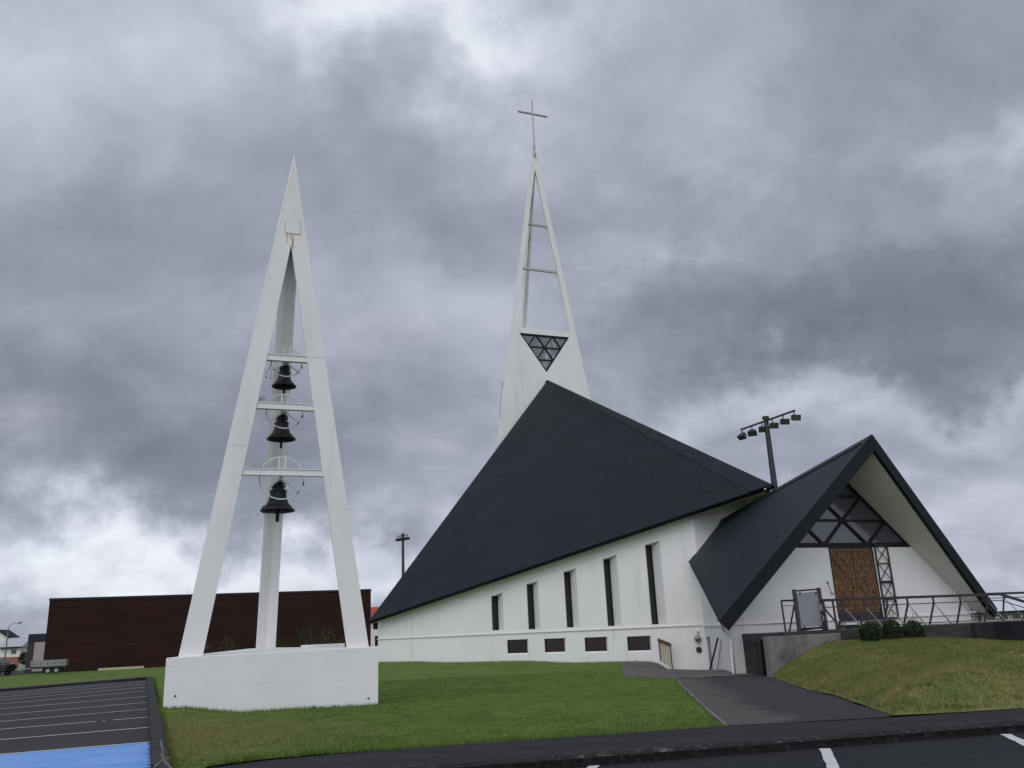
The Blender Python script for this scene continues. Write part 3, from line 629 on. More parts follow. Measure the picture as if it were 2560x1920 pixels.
for t in f:
    pts = [WP(v[i].x, v[i].y) for i in t]
    if (pts[1] - pts[0]).cross(pts[2] - pts[0]).dot(nW) < 0: pts.reverse()
    wm.face(pts)
for kind, s0, s1, zb, zt0, zt1, a, dl, dr in recs:
    zs = zb + (.05 if kind == 'tall' else .07); g = s0 + a
    wm.face([WP(g, zs, dr), WP(s1, zb, 0), WP(s1, zt1, 0), WP(g, zt0, dr)])
    wm.face([WP(s0, zb, 0), WP(s0, zs, dl), WP(s0, zt0, dl), WP(s0, zt0, 0)])
    wm.face([WP(s0, zb, 0), WP(s1, zb, 0), WP(g, zs, dr), WP(s0, zs, dl)])
    wm.face([WP(s0, zt0, 0), WP(s0, zt0, dl), WP(g, zt0, dr), WP(s1, zt1, 0)])
# remaining hall walls
tF = (WP(sR_, 0) - C).dot(AX); sF = abs((WP(sR_, 0) - C).dot(PE)); tBk = (WP(sL_, 0) - C).dot(AX); sBk = abs((WP(sL_, 0) - C).dot(PE))
def rz_(t, s, drop=.32): P = ch(t, -abs(s), 0); return zon(plL, P.x, P.y) - drop
wm.face([ch(tF, -sF, -1), ch(tF, sF, -1), ch(tF, sF, rz_(tF, sF)), ch(tF, 0, rz_(tF, 0)), ch(tF, -sF, rz_(tF, sF))])
wm.face([ch(tF, sF, -1), ch(tBk, sBk, -1), ch(tBk, sBk, rz_(tBk, sBk)), ch(tF, sF, rz_(tF, sF))])
wm.face([ch(tBk, sBk, -1), ch(tBk, -sBk, -1), ch(tBk, -sBk, rz_(tBk, sBk)), ch(tBk, 0, rz_(tBk, 0)), ch(tBk, sBk, rz_(tBk, sBk))])
hall = wm.build('wall', WHITE, church)
# thin rust streak under the fourth tall window
q = [WP(onW(*r5(1262, 1190))[0] + d_, onW(*r5(1262, 1190))[1] - z_) for d_, z_ in ((0, .03), (.16, .03), (.10, .62), (.03, .62))]
MB().prism([p + nW * .003 for p in q], nW * .002).build('rust_streak', mat('pale_rust_run', (.62, .58, .46), .8, n1=((3, 3, 1), (.68, .66, .6), .4, .6)), church)
lb = MB(); lb.prism([WP(sL_ - .04, 1.63) + nW * .005, WP(sR_ + .04, 1.60) + nW * .005, WP(sR_ + .04, 1.60) + nW * .055, WP(sL_ - .04, 1.63) + nW * .055], (0, 0, .045)); lb.build('ledge', WHITE, hall)
for kind, s0, s1, zb, zt0, zt1, a, dl, dr in recs:
    zs = zb + (.05 if kind == 'tall' else .07); g = s0 + a
    fr = MB(); A0, A1, B1, B0 = WP(s0, zs, dl), WP(s0, zt0, dl), WP(g, zt0, dr), WP(g, zs, dr); n_ = (A1 - A0).cross(B0 - A0).normalized(); n_ = n_ if n_.dot(nW) > 0 else -n_
    w = .035 if kind == 'tall' else .05
    for p_, q_ in ((A0, A1), (A1, B1), (B1, B0), (B0, A0)): fr.bar(p_ - n_ * .03, q_ - n_ * .03, w, w, n_)
    if kind == 'tall':
        k = 0; z = zs + .9
        while z < zt0 - .4: fr.bar(A0.lerp(A1, (z - zs) / (zt0 - zs)) - n_ * .03, B0.lerp(B1, (z - zs) / (zt0 - zs)) - n_ * .03, .02, .02, n_); z += .9
    wn_ = fr.build('window', FRAME, church)
    MB().prism([p - n_ * .05 for p in (A0, B0, B1, A1)], -n_ * .02).build('pane', LEADED if kind == 'tall' else GLASSB, wn_)

# --- porch (front)
Ft, Fz = -5.771, 7.835
F_ = ch(Ft, 0, Fz); N_ = ch(3.9, 0, 6.10); Lf = ch(Ft + 1.5, -6.2, 1.70); Rf = ch(Ft + 1.5, 6.2, 1.70); K_ = Vector((7.373, 38.035, 4.318))
ks = abs((K_ - C).dot(PE)); kt = (K_ - C).dot(AX); K2 = ch(kt, ks, K_.z)
ppL = plane(F_, N_, Lf); ppR = plane(F_, Rf, N_)
PT = .30
for pl, quad in ((ppL, (F_, N_, K_, Lf)), (ppR, (F_, Rf, K2, N_))):
    up = pl[1]; quad = [p - up * ((p - pl[0]).dot(up)) for p in quad]
    rf = MB().prism(quad, -up * PT).build('porch_roof', ROOFP, church)
    Fq = quad[0]; Lq = quad[3] if pl is ppL else quad[1]; Kq = quad[2]; Nq = quad[1] if pl is ppL else quad[3]
    outn = -(Lq - Fq).normalized().cross(up); outn = outn if outn.dot(-AX) > 0 else -outn
    d = (Lq - Fq).normalized()
    # deep dark verge board facing the street
    Z_ = Vector((0, 0, 1 / up.z)); vb = MB().prism([Fq + Z_ * .03, Lq + up * .03 + d * .02, Lq - up * (PT + .10) + d * .02, Fq - Z_ * (PT + .10)], outn * .05).build('verge_board', FASCIA, rf)
    MB().prism([Fq + Z_ * .004 + d * .05, Lq + up * .012, Lq + up * .012 - outn * .16, Fq + Z_ * .004 + d * .05 - outn * .16], up * .026).build('verge_flashing', CAP, rf)
    ev = MB().bar(Lq - up * .14, Kq - up * .14, .04, PT + .02, up); ev.build('fascia', FASCIA, rf)
    inw = up.cross(AX); inw = inw if inw.dot(Lq - Fq) > 0 else -inw
    MB().prism([Fq + up * .004, Nq + up * .004, Nq + up * .004 + inw * .28, Fq + up * .004 + inw * .28], up * .03).build('ridge_cap', CAP, rf)
    cen = (Fq + Lq + Kq + Nq) / 4
    ins = [p + (cen - p) * .03 - up * (PT + .003) for p in (Fq, Lq, Kq, Nq)]
    MB().prism(ins, -up * .06).build('soffit', SOFFIT, church)
# front wall
tW = Ft + 2.0; nP = -AX; P0 = ch(tW, 0, 0)
def onP(px, py, d=0): P = onpl(px, py, P0 + nP * d, AX); return ((P - P0).dot(PE), P.z)
PP = lambda s, z, d=0: (P0 + PE * s + nP * d) + Vector((0, 0, z))
def pz(s, drop=.35): P = PP(-abs(s), 0); return zon(ppL, P.x, P.y) - drop / ppL[1].z
r7 = lambda x, y: (1900 + x / 3.318, 1240 + y / 3.318)
wbz = onP(*r7(1245, 404))[1]; wr = onP(*r7(1245, 404))[0]           # window base line
wl = -wr; wtop = pz(0) - .10
dl_ = onP(*r7(567, 415)); dr_ = onP(*r7(925, 412)); db = onP(*r7(655, 1045))[1]; s0, s1 = dl_[0], dr_[0]
zb_ = wbz - .05
sc = 5.43
pm = MB()
v, f = cdt([(-sc, -1), (sc, -1), (sc, pz(sc)), (0, pz(0)), (-sc, pz(sc))], [[(s0, db), (s1, db), (s1, zb_), (s0, zb_)], [(wl, wbz), (wr, wbz), (0, wtop)]])
for t in f:
    pts = [PP(v[i].x, v[i].y) for i in t]
    if (pts[1] - pts[0]).cross(pts[2] - pts[0]).dot(nP) < 0: pts.reverse()
    pm.face(pts)
# door reveals
for a, b in (((s0, db), (s0, zb_)), ((s0, zb_), (s1, zb_)), ((s1, zb_), (s1, db)), ((s1, db), (s0, db))): pm.face([PP(*a), PP(*b), PP(*b, -.12), PP(*a, -.12)])
# side walls, with the low doorway in the left one
Sa = PP(-sc, 0); Sb = WP(sR_, 0) + nW * .0; dS = (Sb - Sa).normalized(); LS = (Sb - Sa).length; nS = Vector((-dS.y, dS.x, 0)); nS = nS if nS.x < 0 else -nS
SP = lambda u, z, d=0: Sa + dS * u + nS * d + Vector((0, 0, z))
def sz(u): P = SP(u, 0); return zon(ppL, P.x, P.y) - .35 / ppL[1].z
def onS(px, py): P = onpl(px, py, Sa, nS); return ((P - Sa).dot(dS), P.z)
r6 = lambda x, y: (1640 + x / 5.027, 1480 + y / 5.027)
ua = min(onS(*r6(622, 700))[0], LS - .15); ub = onS(*r6(690, 700))[0]; zt_ = onS(*r6(682, 560))[1]
v, f = cdt([(0, -1), (LS, -1), (LS, sz(LS)), (0, sz(0))], [[(ub, -.55), (ua, -.55), (ua, zt_ - .05), (ub, zt_)]])
for t in f:
    pts = [SP(v[i].x, v[i].y) for i in t]
    if (pts[1] - pts[0]).cross(pts[2] - pts[0]).dot(nS) < 0: pts.reverse()
    pm.face(pts)
for a, b in (((ub, -.55), (ub, zt_)), ((ub, zt_), (ua, zt_ - .05)), ((ua, zt_ - .05), (ua, -.55))): pm.face([SP(*a), SP(*b), SP(*b, -.10), SP(*a, -.10)])
Sa2 = PP(sc, 0); Sb2 = ch(tF, sF, 0)
pm.face([Sa2 + Vector((0, 0, -1)), Sb2 + Vector((0, 0, -1)), Sb2 + Vector((0, 0, sz(LS))), Sa2 + Vector((0, 0, sz(0)))])
pwall = pm.build('porch_wall', WHITE, church)
lb = MB(); lb.prism([PP(-sc - .02, 1.56, .005), PP(s0 - .02, 1.56, .005), PP(s0 - .02, 1.56, .05), PP(-sc - .02, 1.56, .05)], (0, 0, .045))
lb.prism([PP(s1 + .02, 1.56, .005), PP(sc, 1.56, .005), PP(sc, 1.56, .05), PP(s1 + .02, 1.56, .05)], (0, 0, .045))
lb.prism([SP(.0, 1.555, .005), SP(LS, 1.555, .005), SP(LS, 1.555, .05), SP(.0, 1.555, .05)], (0, 0, .045)); lb.build('ledge', WHITE, pwall)
MB().prism([SP(ub, -.55, -.09), SP(ua, -.55, -.09), SP(ua, zt_ - .05, -.09), SP(ub, zt_, -.09)], nS * .03).build('side_door', mat('grey_side_door', (.24, .24, .24), .7, n1=(3, (.19, .19, .20), .4, .7)), church)
# gable window: triangle lattice of three rows
gw = MB(); tri = [(wl, wbz), (wr, wbz), (0, wtop)]
def lat(p0, p1, p2, n):
    out = []
    L2 = lambda a, b, u: (a[0] + (b[0] - a[0]) * u, a[1] + (b[1] - a[1]) * u)
    for i in range(1, n):
        u = i / n
        out += [(L2(p0, p2, u), L2(p1, p2, u)), (L2(p0, p1, u), L2(p0, p2, u)), (L2(p0, p1, u), L2(p2, p1, u))]
    return out
def G2(a, b, w, mb, M_, d=-.02): mb.bar(M_(a[0], a[1], d), M_(b[0], b[1], d), w, .06, nP)
for i in range(3): G2(tri[i], tri[(i + 1) % 3], .17 if i == 0 else .13, gw, PP, -.018)
for a, b in lat(*tri, 3): G2(a, b, .085, gw, PP)
gwo = gw.build('gable_window', FRAME, church)
MB().prism([PP(*p, -.06) for p in tri], nP * -.02).build('pane', GLASSG, gwo)
# doors
mid = (s0 + s1) / 2
kick = .30
for a, b, sg in ((s0, mid, 1), (mid, s1, -1)):
    leaf = MB().prism([PP(a + .01, db + .02, -.09), PP(b - .004, db + .02, -.09), PP(b - .004, zb_ - .005, -.09), PP(a + .01, zb_ - .005, -.09)], nP * .05).build('door', WOOD, church)
    cv = MB(); x0, x1 = a + .10, b - .09; rows = 9; zlo = db + kick + .12; zhi = zb_ - .14; rh = (zhi - zlo) / rows
    W2 = (x1 - x0)
    def cb(p, q, w=.03): cv.bar(PP(p[0], p[1], -.025), PP(q[0], q[1], -.025), w * 1.5, .045, nP)
    for r_ in range(rows + 1): cb((x0, zlo + r_ * rh), (x1, zlo + r_ * rh), .022)
    for r_ in range(rows):
        z0_, z1_ = zlo + r_ * rh, zlo + (r_ + 1) * rh; up_ = r_ % 2 == 0
        xs = [x0 + W2 * k / 4 for k in range(5)]
        for k in range(4):
            p, q = ((xs[k], z0_), (xs[k + 1], z1_)) if (k % 2 == 0) == up_ else ((xs[k], z1_), (xs[k + 1], z0_))
            cb(p, q, .022)
    for xx in (x0 - .02, x1 + .02): cb((xx, zlo - .02), (xx, zhi + .02), .03)
    cv.build('carving', WOODR, leaf)
    MB().prism([PP(a + .02, db + .04, -.03), PP(b - .02, db + .04, -.03), PP(b - .02, db + kick, -.03), PP(a + .02, db + kick, -.03)], nP * .008).build('kick_plate', DGREY, leaf)
    hx = mid - sg * .09; hz = db + 1.06 * (zb_ - db) / 2.35
    hd = MB().tube([PP(hx, hz - .02, -.04), PP(hx, hz - .02, .03), PP(hx - sg * .14, hz - .02, .03)], .014, 8).bar(PP(hx, hz - .11, -.034), PP(hx, hz + .09, -.034), .05, .012, nP); hd.build('handle', FRAME, leaf)
fr = MB()
for a, b in (((s0, db), (s0, zb_)), ((s1, zb_), (s1, db)), ((s0, zb_ - .03), (s1, zb_ - .03))): fr.bar(PP(*a, -.02), PP(*b, -.02), .05, .05, nP)
fr.build('door_frame', mat('dark_wood_frame', (.030, .018, .012), .6), church)
MB().prism([PP(s0 - .12, db - .16, .0), PP(s1 + .12, db - .16, .0), PP(s1 + .12, db - .16, .42), PP(s0 - .12, db - .16, .42)], (0, 0, .15)).build('door_step', mat('dark_step', (.030, .026, .025), .85, n1=(4, (.05, .045, .042), .4, .7)), church)
# downpipe at the porch corner, small torch-like wall bracket, lamp and vent on the hall wall
dp = MB(); g0 = onpl(1799, 1549, ch(Ft + 1.6, -6.1, 0), AX); cn = PP(-sc, 0, .09)
dp.tube([(g0.x, g0.y, 1.68), (g0.x, g0.y, 1.60), (g0.x + .12, g0.y + .16, 1.46), (cn.x - .16, cn.y + .0, 1.24), (cn.x - .12, cn.y, 1.12), (cn.x - .12, cn.y, -.05), (cn.x - .2, cn.y - .12, -.12)], .05, 10)
dp.build('downpipe', WSTEEL, church, smooth=True)
lw = onW(*r6(535, 580)); LP_ = WP(lw[0], lw[1]) + nW * .12
lm = MB().bar(WP(lw[0], lw[1] + .28) + nW * .0, WP(lw[0], lw[1] + .28) + nW * .14, .10, .08).tube([LP_ + Vector((0, 0, .28)), LP_ + Vector((0, 0, .08))], .03, 8); lmo = lm.build('wall_lamp', WSTEEL, church)
MB().lathe([(.0, .12), (.09, .10), (.14, .03), (.15, -.01)], LP_, 16).build('lamp_shade', STEEL, lmo, smooth=True)
MB().lathe([(.13, -.012), (.12, -.08), (.07, -.15), (0, -.16)], LP_, 16).build('globe', mat('dusty_lamp_globe', (.16, .13, .09), .4), lmo, smooth=True)
vw = onW(*r6(543, 727)); VP = WP(vw[0], vw[1]) + nW * .004
MB().tube([VP, VP + nW * .03], .13, 20).build('vent', DGREY, church)
bk = onP(*r7(512, 725)); bq = onP(*r7(592, 808))
br_ = MB().tube([PP(bk[0], bk[1], .30), PP(bq[0], bq[1], .02)], .016, 8).tube([PP(bk[0] - .04, bk[1] + .03, .31), PP(bk[0] + .03, bk[1] - .03, .29)], .04, 8).tube([PP(bq[0] - .03, bq[1] - .05, .03), PP(bq[0], bq[1], .03), PP(bq[0] + .07, bq[1] + .04, .03), PP(bq[0] + .04, bq[1] - .07, .03)], .014, 6)
br_.build('wall_bracket', STEEL, church)

# --- steeple
sM = 22.05; sS = 12.14; sH = 36.44
B1, B2, B3, AP = ch(sM, -sS / 2, 0), ch(sM, sS / 2, 0), ch(sM + sS * .90, 0, 0), ch(sM - .25, 0, sH)
def legs(base, apex, w, th, zs, parent_, m, names='leg', floor_z=None, hzs=.79, rib=True, wr=None):
    """three corner legs of a pyramid, each a folded plate of two bands; w = horizontal band width at the base"""
    objs = []; cen = (base[0] + base[1] + base[2]) / 3
    def fn(P, Q): n = (Q - P).cross(apex - P).normalized(); return n if n.dot(cen - P) > 0 else -n
    for i in range(3):
        mb = MB(); P = base[i]; w = wr if (wr and i == 2) else w; n1 = fn(P, base[(i + 1) % 3]); n2 = fn(P, base[(i + 2) % 3]); bis = (n1 + n2) * (th / (1 + n1.dot(n2)))
        for j, n in ((1, n1), (2, n2)):
            Q = base[(i + j) % 3]; e = (Q - P); Ln = e.length; e = e / Ln; mid_ = (P + Q) / 2
            hz = hzs; I = mid_ + (apex - mid_) * hz
            u = 0 if floor_z is None else (floor_z - P.z) / (apex.z - P.z)
            a = P + (apex - P) * u; Pi = P + e * w; ui = 0 if floor_z is None else (floor_z - P.z) / (I.z - P.z); b = Pi + (I - Pi) * ui
            low = Vector((bis.x, bis.y, bis.z)); ap2 = apex - Vector((0, 0, th * 3))
            o_ = [a, apex, I, b]; i_ = [a + low, ap2, I + n * th, b + n * th]
            mb.face(o_); mb.face(i_[::-1])
            for k in range(4): mb.face([o_[k], i_[k], i_[(k + 1) % 4], o_[(k + 1) % 4]])
        if i == 2 and rib:      # the rear leg is a solid rib with a shallow fold on its inner side
            mb = MB(); A_, B_ = [], []
            for j in (1, 2):
                Q = base[(i + j) % 3]; e = (Q - P).normalized(); mid_ = (P + Q) / 2; I = mid_ + (apex - mid_) * hzs
                Pi = P + e * w; ui = 0 if floor_z is None else (floor_z - P.z) / (I.z - P.z); A_.append(Pi + (I - Pi) * ui); B_.append(I)
            u = 0 if floor_z is None else (floor_z - P.z) / (apex.z - P.z); a = P + (apex - P) * u; cl = (A_[0] + A_[1]) / 2 * .86 + a * .14; chh = (B_[0] + B_[1]) / 2
            t_ = apex - Vector((0, 0, th * 2))
            mb.face([a, A_[0], B_[0], t_]); mb.face([a, A_[1], B_[1], t_]); mb.face([A_[0], cl, chh, B_[0]]); mb.face([cl, A_[1], B_[1], chh]); mb.face([a, A_[0], cl, A_[1]]); mb.face([B_[0], chh, t_]); mb.face([chh, B_[1], t_])
        objs.append(mb.build(names, m, parent_, recalc=True))
    return objs
stp = MB()
zc_ = 21.72; u = zc_ / sH
T1, T2, T3 = B1 + (AP - B1) * u, B2 + (AP - B2) * u, B3 + (AP - B3) * u
V1, V2, V3 = B1 + (AP - B1) * (1.0 / sH), B2 + (AP - B2) * (1.0 / sH), B3 + (AP - B3) * (1.0 / sH)
nT = (B2 - B1).cross(AP - B1).normalized(); nT = nT if nT.dot(AX) < 0 else -nT
eT = PE; uT = (AP - (B1 + B2) / 2).normalized(); mT = (B1 + B2) / 2
def onT(px, py): P = onpl(px, py, mT, nT); q = P - mT; return (q.dot(eT), q.dot(uT))
TP = lambda a, b, d=0: mT + eT * a + uT * b + nT * d
k2 = lambda P: ((P - mT).dot(eT), (P - mT).dot(uT))
t1 = onT(1299, 831); t2 = onT(1424, 844); t3 = onT(1368, 931); bb = (t1[1] + t2[1]) / 2; cxm = 0.0
hw = (t2[0] - t1[0]) / 2; cxo = (t1[0] + t2[0]) / 2 * .6
trw = [(cxo - hw, bb), (cxo + hw, bb), (cxo, t3[1])]
v, f = cdt([k2(V1), k2(V2), k2(T2), k2(T1)], [trw])
for t in f:
    pts = [TP(v[i].x, v[i].y) for i in t]
    if (pts[1] - pts[0]).cross(pts[2] - pts[0]).dot(nT) < 0: pts.reverse()
    stp.face(pts)
for a, b in zip(trw, trw[1:] + trw[:1]): stp.face([TP(*a), TP(*b), TP(*b, -.22), TP(*a, -.22)])
stp.face([V2, V3, T3, T2]); stp.face([V3, V1, T1, T3]); stp.face([T1, T2, T3])
steeple = stp.build('steeple', WHITE, church)
legs([B1, B2, B3], AP, .42, .16, 0, steeple, WHITE, floor_z=zc_ + .004, hzs=.939, rib=False, wr=.62)
g_ = MB()
nP_s, nP = nP, nT
for i in range(3): a, b = trw[i], trw[(i + 1) % 3]; g_.bar(TP(*a, -.06), TP(*b, -.06), .20, .08, nT)
for a, b in lat(trw[0], trw[1], trw[2], 3): g_.bar(TP(*a, -.08), TP(*b, -.08), .085, .06, nT)
nP = nP_s
gg = g_.build('steeple_window', FRAME, steeple)
MB().prism([TP(*p, -.12) for p in trw], -nT * .02).build('pane', GLASST, gg)
for py_, ra, rb in ((560, 1326, 1370), (673, 1312, 1394)):
    ql = onpl(ra - 2, py_ - 2, mT, nT); qr = onpl(rb + 2, py_ + 5, mT, nT); z = (ql.z + qr.z) / 2; half = (sS / 2) * (1 - z / sH) - .30
    c0 = mT + (AP - mT) * (z / sH) + AX * .14
    bb_ = MB().bar(c0 - PE * half, c0 + PE * half, .13, .14); bb_.bar(c0 + PE * (half - .12) - Vector((0, 0, .16)), c0 + PE * (half - .12), .12, .12); bb_.build('crossbar', mat('grimy_white_steel', (.42, .42, .38), .7, n1=(4, (.3, .29, .25), .4, .7)), steeple)
crm = mat('weathered_cross_steel', (.34, .33, .31), .45, .5, n1=(5, (.20, .17, .15), .4, .7))
cp = onpl(1337.5, 391, mT, nT); ctp = onpl(1331, 253, mT, nT); ca = onpl(1295.4, 281, mT, nT); cb_ = onpl(1367.8, 294, mT, nT)
cx0 = Vector((AP.x, AP.y, 0)) - AX * .12; ccz = (ca.z + cb_.z) / 2; chw = (cb_ - ca).dot(PE) / 2
cr_ = MB().bar(cx0 + Vector((0, 0, cp.z)), cx0 + Vector((0, 0, ctp.z)), .125, .125).bar(cx0 + Vector((0, 0, ccz)) - PE * chw, cx0 + Vector((0, 0, ccz)) + PE * chw, .11, .10)
for k in range(3): cr_.bar(cx0 + Vector((0, 0, cp.z + .15 + k * .5)) - PE * .06, cx0 + Vector((0, 0, cp.z + .15 + k * .5)) + PE * .06, .12, .05)
cr_.build('cross', crm, steeple)
an0 = onpl(1249, 1046, ch(tBk + .6, 0, 0), AX); an1 = onpl(1258, 962, ch(tBk + .6, 0, 0), AX)
an0 = onpl(1249, 1046, mT, nT); an1 = onpl(1258, 962, mT, nT)
MB().tube([an0 - PE * .05, an1 - PE * .05], .022, 6).tube([an1 - PE * .05, an1 - PE * .04 + Vector((0, 0, .18))], .05, 8).build('rod', STEEL, steeple)

# ------------------------------------------------------------------ DECK, MOUND, RETAINING WALL
rw0 = atZ(1922, 1592, 1.18); rwd = PE
rwp = lambda u, v_, z: Vector((rw0.x, rw0.y, 0)) + PE * u + AX * v_ + Vector((0, 0, z))
wall_r = root('retaining_wall', rwp(0, 0, 0), 'stained grey concrete retaining wall at the left end of the grass mound', 'wall')
mbw = MB().prism([rwp(0, 0, -.6), rwp(2.75, 0, -.6), rwp(2.75, .32, -.6), rwp(0, .32, -.6)], (0, 0, 1.18 + .6)); mbw.build('wall_body', CONC, wall_r, bevel=.015)
# deck: asphalt landing in front of the porch
dz = 1.27
def fpt(px, py, z): return atZ(px, py, z)
dk0 = atZ(2068, 1572, dz)
de = rwp(.9, .34, 0); 
deck_poly = [xy(rwp(1.0, .33, 0)), xy(rwp(12.6, .33, 0)), xy(rwp(12.6, 5.6, 0)), xy(rwp(-.1 + 1.0, 5.6, 0))]
dm = MB(); vc = (PP(-sc, 0) - Vector((rw0.x, rw0.y, 0))); uc, vv = vc.dot(PE), vc.dot(AX) - .01; dp4 = [rwp(.9, .33, dz), rwp(2.8, .33, dz), rwp(2.9, .06, dz), rwp(14.5, .06, dz), rwp(17, vv, dz), rwp(max(uc, .9), vv, dz)]
dm.prism([p - Vector((0, 0, 1.6)) for p in dp4], (0, 0, 1.6)); do = dm.build('deck', mat('worn_grey_deck', (.050, .048, .047), .92, 0, .2, n1=((1, 1, 5), (.030, .029, .029), .42, .62), n2=((7, 7, 22), (.11, .105, .10), .58, .72), bump=(30, .6, .015))); tag(do, kind='structure')
em = MB().prism([rwp(2.95, .10, dz + .002), rwp(14.4, .10, dz + .002), rwp(14.4, .18, dz + .002), rwp(2.95, .18, dz + .002)], (0, 0, .015)); tag(em.build('deck_edge_highlight', CONC), kind='structure')  # thin pale strip stands in for the highlight along the deck's front edge
# dark steel canopy beam and steel door to the space below the deck
bd = root('steel_door', rwp(-.2, .7, 0), 'dark grey steel door and beam tucked behind the end of the concrete retaining wall', 'door')
ql = onpl(1903, 1640, rwp(0, .9, 0), AX); qu = (ql - rwp(0, 0, 0)).dot(PE)
MB().prism([rwp(qu, .9, -.35), rwp(qu + 1.3, .9, -.35), rwp(qu + 1.3, .9, 1.06), rwp(qu, .9, 1.06)], AX * .06).build('door_leaf', DGREY, bd)
fr = MB(); fr.bar(rwp(qu, .86, -.35), rwp(qu, .86, 1.16), .07, .08).bar(rwp(qu + .22, .87, -.3), rwp(qu + .22, .87, 1.06), .03, .04); fr.build('frame', FRAME, bd)
MB().prism([rwp(qu - .04, .55, 1.07), rwp(qu + 1.9, .55, 1.07), rwp(qu + 1.9, 1.6, 1.07), rwp(qu - .04, 1.6, 1.07)], (0, 0, .20)).build('beam', DGREY, bd)
MB().prism([rwp(qu, .84, -.40), rwp(qu + 1.2, .84, -.40), rwp(qu + 1.2, .84, -.2), rwp(qu, .84, -.2)], AX * .05).build('kick_board', FRAME, bd)

# mound
fe = [atZ(*p, z) for p, z in (((1938, 1699), .0), ((1968, 1715), .03), ((2028, 1733), .06), ((2073, 1744), .08), ((2128, 1767), .12), ((2221, 1791), .2), ((2400, 1782), .2), ((2560, 1771), .2))]
fe = [Vector((p.x, p.y - (.18 if k > 4 else 0), 0)) for k, p in enumerate(fe)]
far_r = fe[-1] + (fe[-1] - fe[-2]).normalized() * 9
fe2 = fe + [far_r]
mback = [rwp(18, 1.0, 0), rwp(9.3, -.02, 0), rwp(9.0, -.015, 0), rwp(0.02, -.015, 0)]
mound_poly = [xy(p) for p in fe2] + [xy(p) for p in mback]
def segd(x, y, a, b):
    px_, py_ = b.x - a.x, b.y - a.y; t = max(0, min(1, ((x - a.x) * px_ + (y - a.y) * py_) / (px_ * px_ + py_ * py_))); return math.hypot(x - a.x - t * px_, y - a.y - t * py_)
TOPU, TOPZ = [], []
for px_, py_ in ((2063, 1596), (2120, 1590), (2201, 1588), (2322, 1590), (2412, 1599), (2480, 1612), (2560, 1635)):
    q = onpl(px_, py_, rwp(0, -1.4, 0), AX); TOPU.append((q - rwp(0, 0, 0)).dot(PE)); TOPZ.append(q.z)
TOPU.append(TOPU[-1] + 3); TOPZ.append(.12)
random.seed(21); mph = [(random.uniform(.5, 2.2), random.uniform(.5, 2.2), random.uniform(0, 6)) for _ in range(6)]
def MZ(x, y):
    d = min(segd(x, y, a, b) for a, b in zip(fe2, fe2[1:]))
    q = Vector((x, y, 0)) - rwp(0, 0, 0); u = q.dot(PE); w_ = q.dot(AX)
    g = G(x, y) + .018
    W_ = 2.2 + 6.6 * min(1, max(0, (u + .6 * max(0, -w_)) / 5.5)); t = min(1, d / W_)
    top = float(np.interp(u + .66 * max(0, -w_ - 1.4), TOPU, TOPZ)) + .05 - 0 * .25 * max(0, (w_ + 3.0) / -8 if w_ < -3 else 0)
    # left silhouette next to the wall end
    u2 = u + .75 * max(0, -w_)
    if u2 < 2.0: top = min(top, .06 + 1.04 * (max(0, u2) / 2.0) ** .62)
    prof = 1 - (1 - t) ** 1.9
    bumps = sum(math.sin(x * a + y * b + c) for a, b, c in mph) * .016 * min(1, d)
    return g + (top - g) * prof + bumps
mo = sheet('grass_mound', mound_poly, GRASSM, 0, .28, MZ)
for p in mo.data.polygons: p.use_smooth = True
# stair flank at the right of the mound: dark kerbed steps going down
st = MB()
for i in range(7):
    st.prism([rwp(9.3 + i * .42, .28, dz - .18 * i - .9), rwp(9.3 + (i + 1) * .42, .28, dz - .18 * i - .9), rwp(9.3 + (i + 1) * .42, -1.9, dz - .18 * i - .9), rwp(9.3 + i * .42, -1.9, dz - .18 * i - .9)], (0, 0, .9 - .004 * i))
sto = st.build('steps', ASPHD); tag(sto, kind='structure')
MB().prism([rwp(8.4, -.1, -.3), rwp(8.4, -.1, dz + .0), rwp(9.4, -.1, dz), rwp(12.4, -.1, dz - 1.25), rwp(12.4, -.1, -.3)], AX * .2).build('stair_kerb', PAVEA)
tag(bpy.data.objects['stair_kerb'], kind='structure')

# railings
def rail_span(mb, top0, top1, dz_, inner, n, flip=0):
    pass
def lerpv(a, b, u): return a + (b - a) * u
rz = 2.19; rb = dz + .02
RA = lambda u, z, v_=.36: rwp(u, v_, z)
u0 = (atZ(2056, 1498.6, rz) - rwp(0, 0, 0)).dot(PE)
def onR(px, py, v_=.36): P = onpl(px, py, rwp(0, v_, 0), AX); return (P - rwp(0, 0, 0)).dot(PE), P.z
ruL = onR(2056.7, 1499)[0]; ruR, rzR = onR(2499.8, 1487); rz = (onR(2056.7, 1499)[1] + rzR) / 2
rail = root('porch_railing', RA(ruL, dz), 'long dark iron railing with pale slanting struts along the front edge of the porch deck', 'railing')
MB().bar(RA(ruL, rz), RA(ruR, rz), .07, .085).build('handrail', IRON, rail)
MB().bar(RA(ruL, rz - .22), RA(ruR, rz - .22), .022, .03).build('mid_rail', IRON, rail)
MB().bar(RA(ruL + .6, dz + .08), RA(ruR, dz + .08), .022, .03).build('bottom_rail', IRON, rail)
